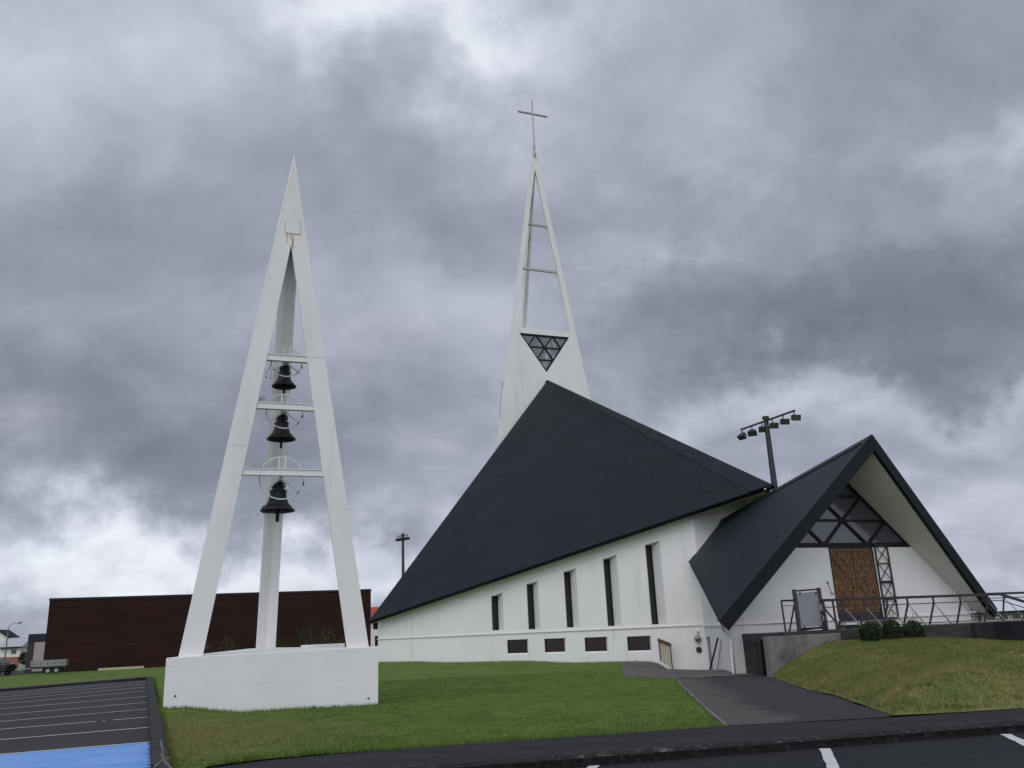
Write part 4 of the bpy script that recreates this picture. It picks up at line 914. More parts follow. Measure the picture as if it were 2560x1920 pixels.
# post tops measured in the photo
tops = [2081, 2107, 2160, 2217, 2268, 2333, 2401, 2469]
for k, xpx in enumerate(tops):
    ut = onR(xpx, 1500)[0]; ut2 = ut - .02
    if k == 0:
        MB().bar(RA(ut, rz - .04), RA(ut + .02, dz), .055, .055).build('post', IRON, rail); continue
    MB().bar(RA(ut, rz - .04), RA(ut, rz - .24), .05, .05).bar(RA(ut, rz - .22), RA(ut - .36, dz + .0), .045, .05).build('post', IRON, rail)
    MB().tube([RA(ut + .02, rz - .26, .34), RA(ut + .52, dz + .03, .26)], [.012, .030], 8).build('strut', STEEL, rail)
MB().bar(RA(ruL, rz), RA(ruL + .02, dz), .06, .06).bar(RA(ruL + .02, rz - .25), RA(ruL + .42, dz + .22), .04, .04).build('end_post', IRON, rail)
# sloping part down the steps
q1 = RA(ruR, rz); e1_ = onpl(2562, 1521, rwp(0, -.9, 0), AX); e1_ = q1 + (rwp(3.4, -.5, 0) - rwp(0, 0, 0)) + Vector((0, 0, -1.05))
MB().bar(q1, e1_, .07, .085).build('stair_handrail', IRON, rail)
MB().bar(q1 - Vector((0, 0, .22)), e1_ - Vector((0, 0, .22)), .022, .03).build('stair_mid_rail', IRON, rail)
for u_ in (.32, .7, 1.0):
    t_ = lerpv(q1, e1_, u_); MB().bar(t_, t_ - Vector((0, 0, .9)), .05, .05).bar(t_ - Vector((0, 0, .2)), t_ + Vector((-.55, .05, -.85)), .04, .04).build('post', IRON, rail)
    MB().tube([t_ - Vector((0, 0, .25)), t_ + Vector((.5, -.05, -1.05))], [.012, .028], 8).build('strut', STEEL, rail)
MB().tube([RA(ruR + .12, dz + .0, .2), RA(ruR + 2.6, dz - .85, -.2)], .035, 8).build('stair_tube', STEEL, rail)
# second railing behind
v2 = 3.1
r2a = onR(2308, 1489, v2); r2b = onR(2560, 1483, v2); zz = (r2a[1] + r2b[1]) / 2
ra2 = root('ramp_railing', rwp(r2a[0], v2, dz), 'dark iron railing with slanting posts at the far side of the porch deck', 'railing')
MB().bar(rwp(r2a[0], v2, zz), rwp(r2b[0] + 4, v2, zz), .07, .085).build('handrail', IRON, ra2)
MB().bar(rwp(r2a[0] + .1, v2, zz - .17), rwp(r2b[0] + 4, v2, zz - .17), .022, .03).build('mid_rail', IRON, ra2)
MB().bar(rwp(r2a[0] + .3, v2, dz + .20), rwp(r2b[0] + 4, v2, dz + .20), .022, .03).build('bottom_rail', IRON, ra2)
MB().bar(rwp(r2a[0] + .1, v2, zz - .17), rwp(r2a[0] + .3, v2, dz), .045, .05).build('post', IRON, ra2)
for xpx in (2346, 2399, 2453, 2511, 2572):
    ut = onR(xpx, 1500, v2)[0]
    MB().bar(rwp(ut, v2, zz - .03), rwp(ut, v2, zz - .16), .045, .05).bar(rwp(ut, v2, zz - .15), rwp(ut - .30, v2, dz), .045, .05).build('post', IRON, ra2)
    MB().tube([rwp(ut + .02, v2 - .02, zz - .2), rwp(ut + .62, v2 - .08, dz + .22)], [.010, .022], 8).build('strut', STEEL, ra2)
# short railing left of the notice board
ra3a = onR(1953, 1502, .9); ra3b = onR(1986, 1500, .9)
ra3 = root('end_railing', rwp(ra3a[0], .9, dz), 'short dark iron railing panel to the left of the grey notice panel', 'railing')
zt3 = ra3a[1]
MB().bar(rwp(ra3a[0], .9, zt3), rwp(ra3b[0] + .3, .9, zt3), .05, .06).build('handrail', IRON, ra3)
MB().bar(rwp(ra3a[0], .9, zt3 - .16), rwp(ra3b[0] + .3, .9, zt3 - .16), .02, .02).build('mid_rail', IRON, ra3)
MB().bar(rwp(ra3a[0] + .05, .9, dz + .06), rwp(ra3b[0] + .3, .9, dz + .06), .02, .02).build('bottom_rail', IRON, ra3)
MB().bar(rwp(ra3a[0], .9, zt3), rwp(ra3a[0] + .02, .9, dz), .045, .05).bar(rwp(ra3b[0] - .05, .9, zt3 - .18), rwp(ra3a[0] + .16, .9, dz), .035, .04).build('post', IRON, ra3)

# grey panel held between two tall steel posts
nb_v = .55
def onN(px, py): P = onpl(px, py, rwp(0, nb_v, 0), AX); return (P - rwp(0, 0, 0)).dot(PE), P.z
nl = onN(*r7(300, 930)); nr = onN(*r7(508, 930)); ztl = onN(*r7(297, 775))[1]; ztr = onN(*r7(483, 760))[1]; nbz = dz - .18
nb = root('notice_panel', rwp(nl[0], nb_v, dz), 'blank grey panel held in a frame between two tall dark steel posts on the deck', 'panel')
for uu, zz_ in ((nl[0], ztl), (nr[0], ztr)):
    MB().bar(rwp(uu, nb_v, nbz), rwp(uu, nb_v, zz_), .09, .12).bar(rwp(uu + .085, nb_v + .03, nbz + .05), rwp(uu + .085, nb_v + .03, zz_ - .02), .03, .07).build('post', DGREY, nb)
MB().bar(rwp(nl[0], nb_v, ztl - .05), rwp(nr[0], nb_v, ztr - .05), .05, .05).build('top_bar', FRAME, nb)
MB().bar(rwp(nl[0], nb_v, dz + .09), rwp(nr[0], nb_v, dz + .09), .05, .06).tube([rwp(nl[0] + .05, nb_v - .06, dz + .05), rwp(nl[0] + .55, nb_v - .05, dz + .08)], .03, 6).build('bottom_bar', FRAME, nb)
MB().prism([rwp(nl[0] + .10, nb_v + .0, dz + .14), rwp(nr[0] - .05, nb_v + .0, dz + .14), rwp(nr[0] - .05, nb_v, ztr - .12), rwp(nl[0] + .10, nb_v, ztl - .12)], AX * .02).build('panel', PANEL, nb)
for uu in (nl[0] + .22, nr[0] - .14):
    for zz_ in (dz + .14, ztl - .12): MB().bar(rwp(uu, nb_v - .015, zz_ - .04), rwp(uu, nb_v - .015, zz_ + .04), .035, .03).build('clip', FRAME, nb)
rp = MB()
for k in range(7):
    z = ztl - .50 - k * .055 - (.15 if k > 3 else 0); rp.tube([rwp(nr[0] + .09 * math.cos(t * .8 + k), nb_v - .08 + .05 * math.sin(t * .8), z + .03 * math.sin(t * 1.3 + k)) for t in range(9)], .008, 5)
rp.tube([rwp(nr[0] + .10, nb_v - .09, ztl - .5), rwp(nr[0] + .14, nb_v - .1, ztl - .8), rwp(nr[0] + .12, nb_v - .1, ztl - 1.15)], .008, 5)
tag(rp.build('rope', ROPE), 'white rope knotted around the right post of the grey panel', 'rope')

# open iron lattice gate leaf standing against the porch wall
def onG(px, py): P = onpl(px, py, P0 + nP * .06, AX); return (P - P0).dot(PE), P.z
ga = onG(*r7(945, 415)); gb = onG(*r7(1050, 405)); gc = onG(*r7(1150, 1008))
gs0, gs1, gz0, gz1 = ga[0] + .03, (gb[0] + gc[0]) / 2, gc[1], gb[1] - .02
gt = root('iron_gate', PP(gs0, gz0, .06), 'open dark iron lattice gate leaf with crossed bars folded back beside the wooden doors', 'gate')
fr = MB(); GP2 = lambda s, z, d=.06: PP(s, z, d)
for a, b in (((gs0, gz0), (gs0, gz1)), ((gs1, gz0), (gs1, gz1)), ((gs0, gz0), (gs1, gz0)), ((gs0, gz1), (gs1, gz1))): fr.bar(GP2(*a), GP2(*b), .05, .04, nP)
fr.build('frame', IRON, gt)
nP4 = 4; lt = MB()
for k in range(nP4):
    a = gz0 + (gz1 - gz0) * k / nP4; b = gz0 + (gz1 - gz0) * (k + 1) / nP4
    lt.bar(GP2(gs0, a), GP2(gs1, b), .026, .02, nP); lt.bar(GP2(gs0, b, .075), GP2(gs1, a, .075), .026, .02, nP)
    if k: lt.bar(GP2(gs0, a), GP2(gs1, a), .04, .03, nP)
lt.build('lattice', IRON, gt)
MB().bar(GP2(gs0 + .1, (gz0 + gz1) / 2 - .03, .09), GP2(gs1 - .05, (gz0 + gz1) / 2 - .03, .09), .05, .04, nP).build('bolt', FRAME, gt)
# low white slab bench on blue legs
bq0 = atZ(2108, 1566, dz + .12); bu = (bq0 - rwp(0, 0, 0)).dot(PE); bv = (bq0 - rwp(0, 0, 0)).dot(AX)
bn = root('low_bench', rwp(bu, .62, dz), 'low white slab resting on a blue plastic base on the deck', 'bench')
bu = onR(2108, 1568, .62)[0]
MB().prism([rwp(bu, .45, dz + .14), rwp(bu + .78, .45, dz + .14), rwp(bu + .78, .85, dz + .14), rwp(bu, .85, dz + .14)], (0, 0, .07)).build('slab', WSTEEL, bn)
MB().prism([rwp(bu + .3, .5, dz), rwp(bu + .6, .5, dz), rwp(bu + .6, .8, dz), rwp(bu + .3, .8, dz)], (0, 0, .137)).build('base', BLUEP, bn)
# dark leaning pole and conduit on the side wall
a = onS(*r6(818, 580)); b = onS(*r6(770, 1000))
lp = root('leaning_pole', SP(b[0], b[1], .15), 'thin black pole leaning on the white side wall beside the downpipe', 'pole')
MB().tube([SP(a[0], a[1], .12), SP(b[0], b[1], .30)], .035, 8).build('shaft', FRAME, lp)
a = onS(*r6(838, 600)); b = onS(*r6(800, 985))
MB().tube([SP(a[0], a[1], .05), SP(b[0], b[1], .08)], .014, 6).build('conduit', STEEL, lp)

# picket railing by the basement
pr0 = gat(1648, 1656); pr1v = Vector((.375, -.927, 0))
bq = onpl(1647, 1596, Vector((pr0.x, pr0.y, 0)), nW)
top1 = onpl(1677, 1610, Vector((pr0.x, pr0.y, 0)), Vector((.927, .375, 0)))
prr = root('picket_railing', pr0, 'small rusty picket railing on a white kerb at the foot of the church wall', 'railing')
Lr = max(1.0, min(3.5, (top1 - pr0).dot(pr1v))) if True else 2
top1 = onpl(1677, 1610, pr0, Vector((.927, .375, 0))); bot1 = onpl(1677, 1682, pr0, Vector((.927, .375, 0)))
uu1 = 1.05; uu0 = .03; zt0_ = 1.15; zt1_ = .92; zb0 = .17; zb1 = -.27; pr0 = WP(onW(1647, 1640)[0], .17) + nW * .02
QP = lambda u, z, d=0: Vector((pr0.x, pr0.y, 0)) + pr1v * u + Vector((.927, .375, 0)) * d + Vector((0, 0, z))
tz = lambda u: zt0_ + (zt1_ - zt0_) * u / uu1; bz_ = lambda u: zb0 + (zb1 - zb0) * u / uu1
MB().prism([QP(uu0, tz(uu0)), QP(uu1, tz(uu1)), QP(uu1, tz(uu1) - .14), QP(uu0, tz(uu0) - .14)], Vector((.927, .375, 0)) * .05).build('top_board', WOOD, prr)
n = 7
for k in range(n):
    u = uu0 + .05 + (uu1 - .1 - uu0) * k / (n - 1)
    MB().bar(QP(u, tz(u) - .12, .03), QP(u, bz_(u) + .05, .03), .045, .03).build('picket', IRON if k in (0, n - 1) else BRASSY, prr)
MB().prism([QP(-.1, zb0 - .5, -.02), QP(uu1 + .15, zb1 - .5, -.02), QP(uu1 + .15, zb1 + .02, -.02), QP(-.1, zb0 + .06, -.02)], Vector((.927, .375, 0)) * .22).build('kerb_wall', WHITE, prr)

# ------------------------------------------------------------------ BELL TOWER
e_ = azv(69.3); b_ = azv(-20.7)
bM = Vector((-5.783, 20.852, 0)); bs = 4.318
tw = root('bell_tower', (bM.x, bM.y, .1), 'free-standing white three-legged bell tower tapering to a point on a low white plinth', 'bell tower')
bBL, bBR, bBB = bM - e_ * bs / 2 + Vector((0, 0, 1.44)), bM + e_ * bs / 2 + Vector((0, 0, 1.44)), bM + b_ * 3.8 + Vector((0, 0, 1.44)); bAP = bM + b_ * (-.30) + Vector((0, 0, 14.50))
lg = legs([bBL, bBR, bBB], bAP, .52, .11, 0, tw, WHITE, floor_z=1.43, hzs=.793)
# plinth: triangular block, top falling slightly to the front
p0 = bM - b_ * .25
cTL = onpl(415, 1645, p0, b_); cTR = onpl(946, 1616.4, p0, b_); cbk = bM + b_ * 4.6; ztp = 1.425
fl_, fr_ = Vector((cTL.x, cTL.y, 0)), Vector((cTR.x, cTR.y, 0)); sl = (fr_ - fl_)
bk1 = cbk - e_ * .35; bk2 = cbk + e_ * .35
pp = [fl_, fr_, bk2, bk1]
pmb = MB(); top_ = [Vector((p.x, p.y, z)) for p, z in zip(pp, (cTL.z, cTR.z, 1.53, 1.53))]; bot_ = [Vector((p.x, p.y, -.3)) for p in pp]
pmb.face(top_)
for i in range(4): j = (i + 1) % 4; pmb.face([top_[i], bot_[i], bot_[j], top_[j]])
pl_ = pmb.build('plinth', PLINTH, tw, recalc=True, bevel=.012)
pq = bM + b_ * 2.6 + e_ * .9
MB().prism([pq, pq + e_ * 1.1, pq + e_ * 1.1 + b_ * .5, pq + b_ * .5], (0, 0, 1.56)).build('cover_slab', WHITE, tw)
for px_, py_ in ((438, 1740), (921, 1746)):
    q = onpl(px_, py_, p0, b_); MB().tube([q - b_ * .004, q + b_ * -.012], .022, 12).build('plug', FRAME, tw)
for (xa, ya, xb, yb) in ((773, 893, 817, 895), (574, 1112, 622, 1113)):
    qa, qb = onpl(xa, ya, bBL, (bBR - bBL).cross(bAP - bBL).normalized()), onpl(xb, yb, bBL, (bBR - bBL).cross(bAP - bBL).normalized()); MB().bar(qa, qb, .006, .010, b_).build('joint', mat('joint_grey', (.42, .42, .41), .8), tw)
# access hatch and rust run under it
nb_ = (bBR - bBL).cross(bAP - bBL).normalized(); nb_ = nb_ if nb_.y < 0 else -nb_
def onB(px, py): return onpl(px, py, bBL, nb_)
hq = [onB(*p) for p in ((713, 549), (751, 553), (751, 587), (713, 582))]
ht = MB().prism([q + nb_ * .004 for q in hq], nb_ * .012).build('access_hatch', WHITE, tw)
sg_ = MB()
for a, b in zip(hq, hq[1:] + hq[:1]): sg_.bar(a + nb_ * .004, b + nb_ * .004, .012, .01, nb_)
sg_.build('seal', mat('dark_seal', (.12, .12, .11), .8), ht)
def stain(px0, px1, y0, y1):
    a, b, c, d = onB(px0, y0), onB(px1, y0), onB(px1 - .3 * (px1 - px0), y1), onB(px0 + .3 * (px1 - px0), y1)
    MB().prism([q + nb_ * .002 for q in (a, b, c, d)], nb_ * .002).build('rust_stain', RUSTST, tw)
stain(729, 735, 585, 622); stain(716, 719, 584, 608); stain(724, 726.5, 585, 600)
# crossbars with bells
bars = ((893, 887), (1013, 1009), (1180, 1172)); bell_specs = ((710, 967, .645, (716, 906, .385)), (703, 1099, .745, (711, 1028, .45)), (694, 1278, .865, (704, 1195, .535)))
bz = [9.0, 7.63, 5.83]
def zbar(y): P = onB(720, y); return P.z
for i, yy in enumerate((894.5, 1015.5, 1180.5)):
    z = zbar(yy); bz[i] = z; half = bs / 2 * (1 - (z - 1.44) / 13.06) - .50 * (1) + .10
    c0 = bM + (bAP - Vector((bM.x, bM.y, 1.44))) .__class__((0, 0, 0)) + b_ * (-.30 * (z - 1.44) / 13.06)
    hwid = bs / 2 * (1 - (z - 1.44) / 13.06) - .42
    br = MB().bar(c0 + b_ * .10 - e_ * hwid + Vector((0, 0, z)), c0 + b_ * .10 + e_ * hwid + Vector((0, 0, z)), .14, .15)
    br.bar(c0 + b_ * .10 - e_ * hwid + Vector((0, 0, z + .08)), c0 + b_ * .10 + e_ * hwid + Vector((0, 0, z + .08)), .19, .02)
    br.build('crossbar', WSTEEL, tw)
prof = [(.0, 0), (.10, .0), (.36, -.03), (.43, -.07), (.455, -.14), (.47, -.32), (.52, -.55), (.62, -.78), (.76, -.96), (.90, -1.08), (1.0, -1.16), (.985, -1.20), (.90, -1.19), (.80, -1.05), (.62, -.85), (.46, -.5), (.40, -.2), (.3, -.12), (0, -.1)]
labels = ('smallest, topmost dark bronze bell under the upper crossbar of the white tower', 'middle dark bronze bell under the second crossbar of the white tower', 'largest, lowest dark bronze bell under the bottom crossbar of the white tower')
for i, (bx, by, dia, (wx, wy, wr_)) in enumerate(bell_specs):
    bp0 = bM + b_ * .78; rim = onpl(bx, by, bp0, b_); r_ = dia / 2; H_ = r_ * 1.20 * 1.12
    wc = onpl(wx, wy, bM + b_ * .30, b_)
    bl_ = root('bell', (rim.x, rim.y, rim.z), labels[i], 'bell', 'bells hanging in the white tower')
    ct = Vector((rim.x, rim.y, rim.z + H_))
    MB().lathe([(a * r_, b * r_ * 1.12) for a, b in prof], ct, 40).build('bell_body', BRONZE, bl_, smooth=True)
    for (rr, zz_) in ((.78, -.97), (.50, -.16)):
        MB().tube([ct + Vector((math.cos(t) * rr * r_ * 1.012, math.sin(t) * rr * r_ * 1.012, zz_ * r_ * 1.12)) for t in np.linspace(0, 2 * math.pi, 33)[:-1]], .008, 5, True).build('rib_ring', BRONZE, bl_)
    cw = MB().tube([ct + Vector((0, 0, -.01)), ct + Vector((0, 0, .12))], r_ * .27, 12)
    for a in range(6):
        t = a * math.pi / 3; d_ = Vector((math.cos(t), math.sin(t), 0)); cw.tube([ct + d_ * r_ * .24, ct + d_ * r_ * .40 + Vector((0, 0, .05)), ct + d_ * r_ * .40 + Vector((0, 0, .10)), ct + d_ * r_ * .25 + Vector((0, 0, .15))], .022, 6)
    cw.build('crown', BRONZE, bl_)
    hz = ct.z + .20
    hs = MB().bar(Vector((ct.x, ct.y, hz)) - b_ * .42, Vector((ct.x, ct.y, hz)) + b_ * .42, .17, .12); hs.bar(Vector((ct.x, ct.y, hz + .02)) - b_ * .66, Vector((ct.x, ct.y, hz + .02)) + b_ * .5, .05, .05); hs.build('headstock', WSTEEL, bl_)
    MB().tube([ct + Vector((0, 0, -.2)), ct + Vector((0, 0, -H_ - .02)), ct + Vector((0, 0, -H_ - .04)), ct + Vector((0, 0, -H_ - r_ * .62))], [.02, .03, .035, .035] if i < 2 else [.03, .045, .05, .045], 10).build('clapper', FRAME, bl_)
    wh = MB().tube([wc + (e_ * math.cos(t) + Vector((0, 0, 1)) * math.sin(t)) * wr_ for t in np.linspace(0, 2 * math.pi, 49)[:-1]], .016, 6, True)
    for ang in (-38, -142): wh.bar(wc + (e_ * math.cos(R(ang)) + Vector((0, 0, math.sin(R(ang))))) * .08, wc + (e_ * math.cos(R(ang)) + Vector((0, 0, math.sin(R(ang))))) * wr_, .03, .05, b_)
    for dx in (-.08, .08): wh.bar(wc + e_ * dx + Vector((0, 0, .0)), wc + e_ * dx + Vector((0, 0, math.sqrt(wr_ ** 2 - .0064))), .025, .03, b_)
    wh.build('bell_wheel', WSTEEL, bl_)
    for ang in (-12, -42):
        rp = MB(); c0 = wc + (e_ * math.cos(R(ang)) + Vector((0, 0, math.sin(R(ang))))) * wr_; rp.tube([c0 + (e_ * math.sin(R(ang)) - Vector((0, 0, math.cos(R(ang))))) * -.10, c0 + e_ * .03 + (e_ * math.sin(R(ang)) - Vector((0, 0, math.cos(R(ang))))) * .06], [.008, .018], 6)
        rp.build('chain_clamp', FRAME, bl_)
    if i:
        mx_ = {1: (656, 1003), 2: (641, 1170)}[i]; mz = bz[i] + .09; q = onpl(mx_[0], mx_[1], bM + b_ * .12, b_)
        mt = root('motor_box', (q.x, q.y, mz), ('grey bell motor box on the left of the second crossbar', 'grey bell motor box on the left of the bottom crossbar')[i - 1], 'motor', 'bell motor boxes on the crossbars')
        w = .095 if i == 1 else .10; hgt = .17 if i == 1 else .19
        P_ = lambda a, z: Vector((q.x, q.y, mz + z)) + e_ * a - b_ * .10
        MB().prism([P_(-w, .025), P_(w, .025), P_(w, hgt * .55), P_(w * .6, hgt), P_(-w * .6, hgt), P_(-w, hgt * .55)], b_ * .22).build('cover', mat('motor_grey', (.33, .33, .34), .6), mt, bevel=.012)
        MB().prism([P_(-w * .95, -.004), P_(w * .95, -.004), P_(w * .95, .024), P_(-w * .95, .024)], b_ * .2).build('base_plate', FRAME, mt)
        MB().tube([P_(w, .05) + b_ * .1, P_(w + .2, .09) + b_ * .12, wc - e_ * wr_ * .55 + Vector((0, 0, wr_ * .8))], .006, 5).build('chain', CABLE, mt)
# loose cables by the top bell
cb3 = MB(); ca0 = onB(679, 897); random.seed(3)
for dx, end in ((0, (667, 938)), (3, (678, 940))):
    eN = onB(*end); cb3.tube([ca0 + e_ * dx * .01 + b_ * .15, ca0.lerp(eN, .4) + e_ * (.03 - dx * .02) + b_ * .15, ca0.lerp(eN, .7) + e_ * (-.04 + .02 * dx) + b_ * .15, eN + b_ * .15], .009, 6)
    cb3.tube([eN + b_ * .15 + Vector((0, 0, .01)), eN + b_ * .15 - Vector((0, 0, .03))], .022, 6)
tag(cb3.build('cable', CABLE), 'two loose grey cables dangling left of the top bell', 'cable')
# lamps on the back leg
def backleg(z): u = (z - 1.44) / 13.06; return bBB.lerp(bAP, u)
def fl_lamp(z, lbl, tilt):
    q = backleg(z) - b_ * .45; L_ = root('floodlight', q, lbl, 'floodlight', 'floodlights on the back leg of the tower')
    for sx in (-1, 1):
        c = q + e_ * sx * .16; d_ = (Vector((0, 0, tilt)) + e_ * sx * .5 - b_ * .6).normalized()
        MB().tube([c, c + d_ * .07, c + d_ * .16], [.05, .10, .115], 14).build('lamp_head', STEEL, L_); MB().tube([c + d_ * .161, c + d_ * .166], .10, 14).build('lens', GLASST, L_)
    MB().bar(q - e_ * .2 + b_ * .02, q + e_ * .2 + b_ * .02, .05, .04).bar(q, q + b_ * .35, .05, .05).build('bracket', STEEL, L_)
fl_lamp(onpl(705, 1283, bM + b_ * 2.9, b_).z, 'pair of small grey floodlights on the back leg under the largest bell', -.1)
q = onpl(691, 1124, bM + b_ * 2.2, b_); L_ = root('spotlight', q, 'small brassy spotlight on the back leg just under the middle bell', 'spotlight')
MB().tube([q + Vector((0, 0, .0)), q - b_ * .05 + Vector((0, 0, -.10)), q - b_ * .08 + Vector((0, 0, -.17))], [.05, .075, .08], 12).build('lamp_head', mat('brassy_lamp', (.30, .25, .15), .4, .4), L_)
MB().bar(q + Vector((0, 0, -.02)), q + Vector((0, 0, .12)), .10, .02).bar(q + b_ * .02, q + b_ * .4, .03, .03).build('bracket', STEEL, L_)

# ------------------------------------------------------------------ BUSHES & GRASS
def bush(name, c, r_, h_, m, n, lbl, cat='bush', group=None, leaf=.04, stalks=0, stalk_h=.35):
    o = root(name, c, lbl, cat, group); rr = np.random.default_rng(int(abs(c[0] * 97 + c[1] * 31)) + n)
    mb = MB()
    u = rr.normal(size=(n, 3)); u /= np.linalg.norm(u, axis=1)[:, None]; rad = rr.uniform(.45, 1.0, n) ** .5 * (1 + .16 * np.sin(u[:, 0] * 7 + c[0]) * np.cos(u[:, 1] * 6 + c[1]) + .1 * np.sin(u[:, 2] * 9))
    for k in range(n):
        p = Vector((u[k, 0] * r_ * rad[k], u[k, 1] * r_ * rad[k], max(.02, h_ * .48 + u[k, 2] * h_ * .55 * rad[k]))) + Vector(c)
        a = Vector(rr.normal(size=3)).normalized(); b = a.cross(Vector(rr.normal(size=3))).normalized(); s_ = leaf * rr.uniform(.6, 1.4)
        mb.face([p - a * s_, p + b * s_ * .45, p + a * s_, p - b * s_ * .45])
    mb.build('foliage', m, o)
    st_ = MB()
    for k in range(6 + stalks):
        a = rr.uniform(0, 6.28); e2 = Vector(c) + Vector((math.cos(a) * r_ * rr.uniform(.1, .8), math.sin(a) * r_ * .5, h_ * .6 if k < 6 else h_ + rr.uniform(.1, stalk_h)))
        st_.tube([Vector(c) + Vector((math.cos(a) * .05, math.sin(a) * .05, -.03)), e2], [.012, .004], 5)
    st_.build('stems', TWIG if not stalks else DRY, o)
    return o
for i, (px_, py_, w_, lbl) in enumerate(((2175, 1584, 52, 'leftmost of three dark bushes on top of the grass mound'), (2231, 1586, 52, 'middle one of three dark bushes on top of the grass mound'), (2287, 1592, 54, 'rightmost of three dark bushes on top of the grass mound'))):
    q = onpl(px_, py_ - 2, rwp(0, -.75, 0), AX); z = MZ(q.x, q.y); bush('bush', (q.x, q.y, z - .02), .33, .56, BUSH, 1900, lbl, 'bush', 'dark bushes on the mound', .035, 12, .42)

def blades(name, sampler, n, h0, h1, m, zf, w=.006, kind='stuff'):
    pts = sampler(n); n = len(pts); rr = rng
    z = np.array([zf(p[0], p[1]) for p in pts]); h = rr.uniform(h0, h1, n); a = rr.uniform(0, 2 * np.pi, n); ln = rr.normal(0, .35, (n, 2)) * h[:, None]
    V = np.zeros((n, 3, 3), np.float32); dx = np.cos(a) * w; dy = np.sin(a) * w
    V[:, 0] = np.stack([pts[:, 0] - dx, pts[:, 1] - dy, z - .01], 1); V[:, 1] = np.stack([pts[:, 0] + dx, pts[:, 1] + dy, z - .01], 1)
    V[:, 2] = np.stack([pts[:, 0] + ln[:, 0], pts[:, 1] + ln[:, 1], z + h], 1)
    me = bpy.data.meshes.new(name); me.vertices.add(n * 3); me.vertices.foreach_set('co', V.reshape(-1)); me.loops.add(n * 3); me.loops.foreach_set('vertex_index', np.arange(n * 3, dtype=np.int32))
    me.polygons.add(n); me.polygons.foreach_set('loop_start', np.arange(0, n * 3, 3, dtype=np.int32)); me.polygons.foreach_set('loop_total', np.full(n, 3, np.int32)); me.update(); me.validate()
    me.materials.append(m); o = bpy.data.objects.new(name, me); COL.objects.link(o); return tag(o, kind=kind)
class Zg:
    """bilinear cache of a height function"""
    def __init__(s, f, x0, x1, y0, y1, st):
        s.x0, s.y0, s.st = x0, y0, st; s.nx = int((x1 - x0) / st) + 2; s.ny = int((y1 - y0) / st) + 2
        s.a = np.array([[f(x0 + i * st, y0 + j * st) for j in range(s.ny)] for i in range(s.nx)])
    def __call__(s, x, y):
        u = min(max((x - s.x0) / s.st, 0), s.nx - 1.001); v_ = min(max((y - s.y0) / s.st, 0), s.ny - 1.001); i, j = int(u), int(v_); u -= i; v_ -= j; a = s.a
        return a[i, j] * (1 - u) * (1 - v_) + a[i + 1, j] * u * (1 - v_) + a[i, j + 1] * (1 - u) * v_ + a[i + 1, j + 1] * u * v_
plinth_xy = [(p.x, p.y) for p in pp]
def samp_lawn(n):
    out = []
    while len(out) < n:
        Y = 11 + 22 * rng.random() ** 1.5; X = rng.uniform(-9.5, 8.5)
        if abs(X) < Y * .6 and pip(X, Y, lawn_poly) and not pip(X, Y, plinth_xy): out.append((X, Y))
    return np.array(out)
Zl = Zg(G, -10, 10, 10, 50, .5)
blades('grass', samp_lawn, 110000, .012, .042, GRASS, Zl, .007)
def samp_edge(n):
    out = []
    segs = [(fl_, fr_, -b_, .10, .5), (bk1, fl_, -e_, .08, .3)]
    wl0, wl1 = WP(sL_, 0), WP(sR_ - 1.5, 0); segs.append((wl0, wl1, nW, .12, .7))
    for a, b in zip(se[:5], se[1:6]): segs.append((a, b, Vector((0, 1, 0)), .05, .55))
    for a, b in zip(kout[1:], kout[2:]): segs.append((a, b, Vector((1, 0, 0)), .05, .3))
    tot = sum((b - a).length for a, b, *_ in segs)
    for a, b, nn, wd, q in segs:
        for _ in range(int(n * (b - a).length / tot)):
            c = a.lerp(b, rng.random()) + nn * abs(rng.normal(0, wd)) ; out.append((c.x, c.y))
    return np.array(out)
blades('edge_grass', samp_edge, 16000, .03, .10, GRASS, Zg(G, -18, 10, 10, 52, .5), .006)
Zm = Zg(MZ, 3, 24, 10, 34, .25)
def samp_m(n):
    out = []
    while len(out) < n:
        X = rng.uniform(4.2, 20); Y = 12.2 + 17 * rng.random()
        if X < Y * .66 and pip(X, Y, mound_poly): out.append((X, Y))
    return np.array(out)
blades('mound_tufts', samp_m, 80000, .02, .075, GRASSM, Zm, .009)
def samp_c(n): return samp_lawn(n)
def clover():
    pts = list(samp_lawn(75)); mb = MB()
    for (x, y) in pts:
        z = G(x, y) + .035; r_ = rng.uniform(.006, .012); mb.lathe([(0, r_), (r_, 0), (0, -r_)], (x, y, z), 6)
    for _ in range(22):
        X = rng.uniform(9, 17); Y = rng.uniform(14, 25)
        if pip(X, Y, mound_poly): mb.lathe([(0, .015), (.015, 0), (0, -.015)], (X, Y, Zm(X, Y) + .05), 6)
    tag(mb.build('clover_flowers', CLOVER), kind='stuff')
clover()

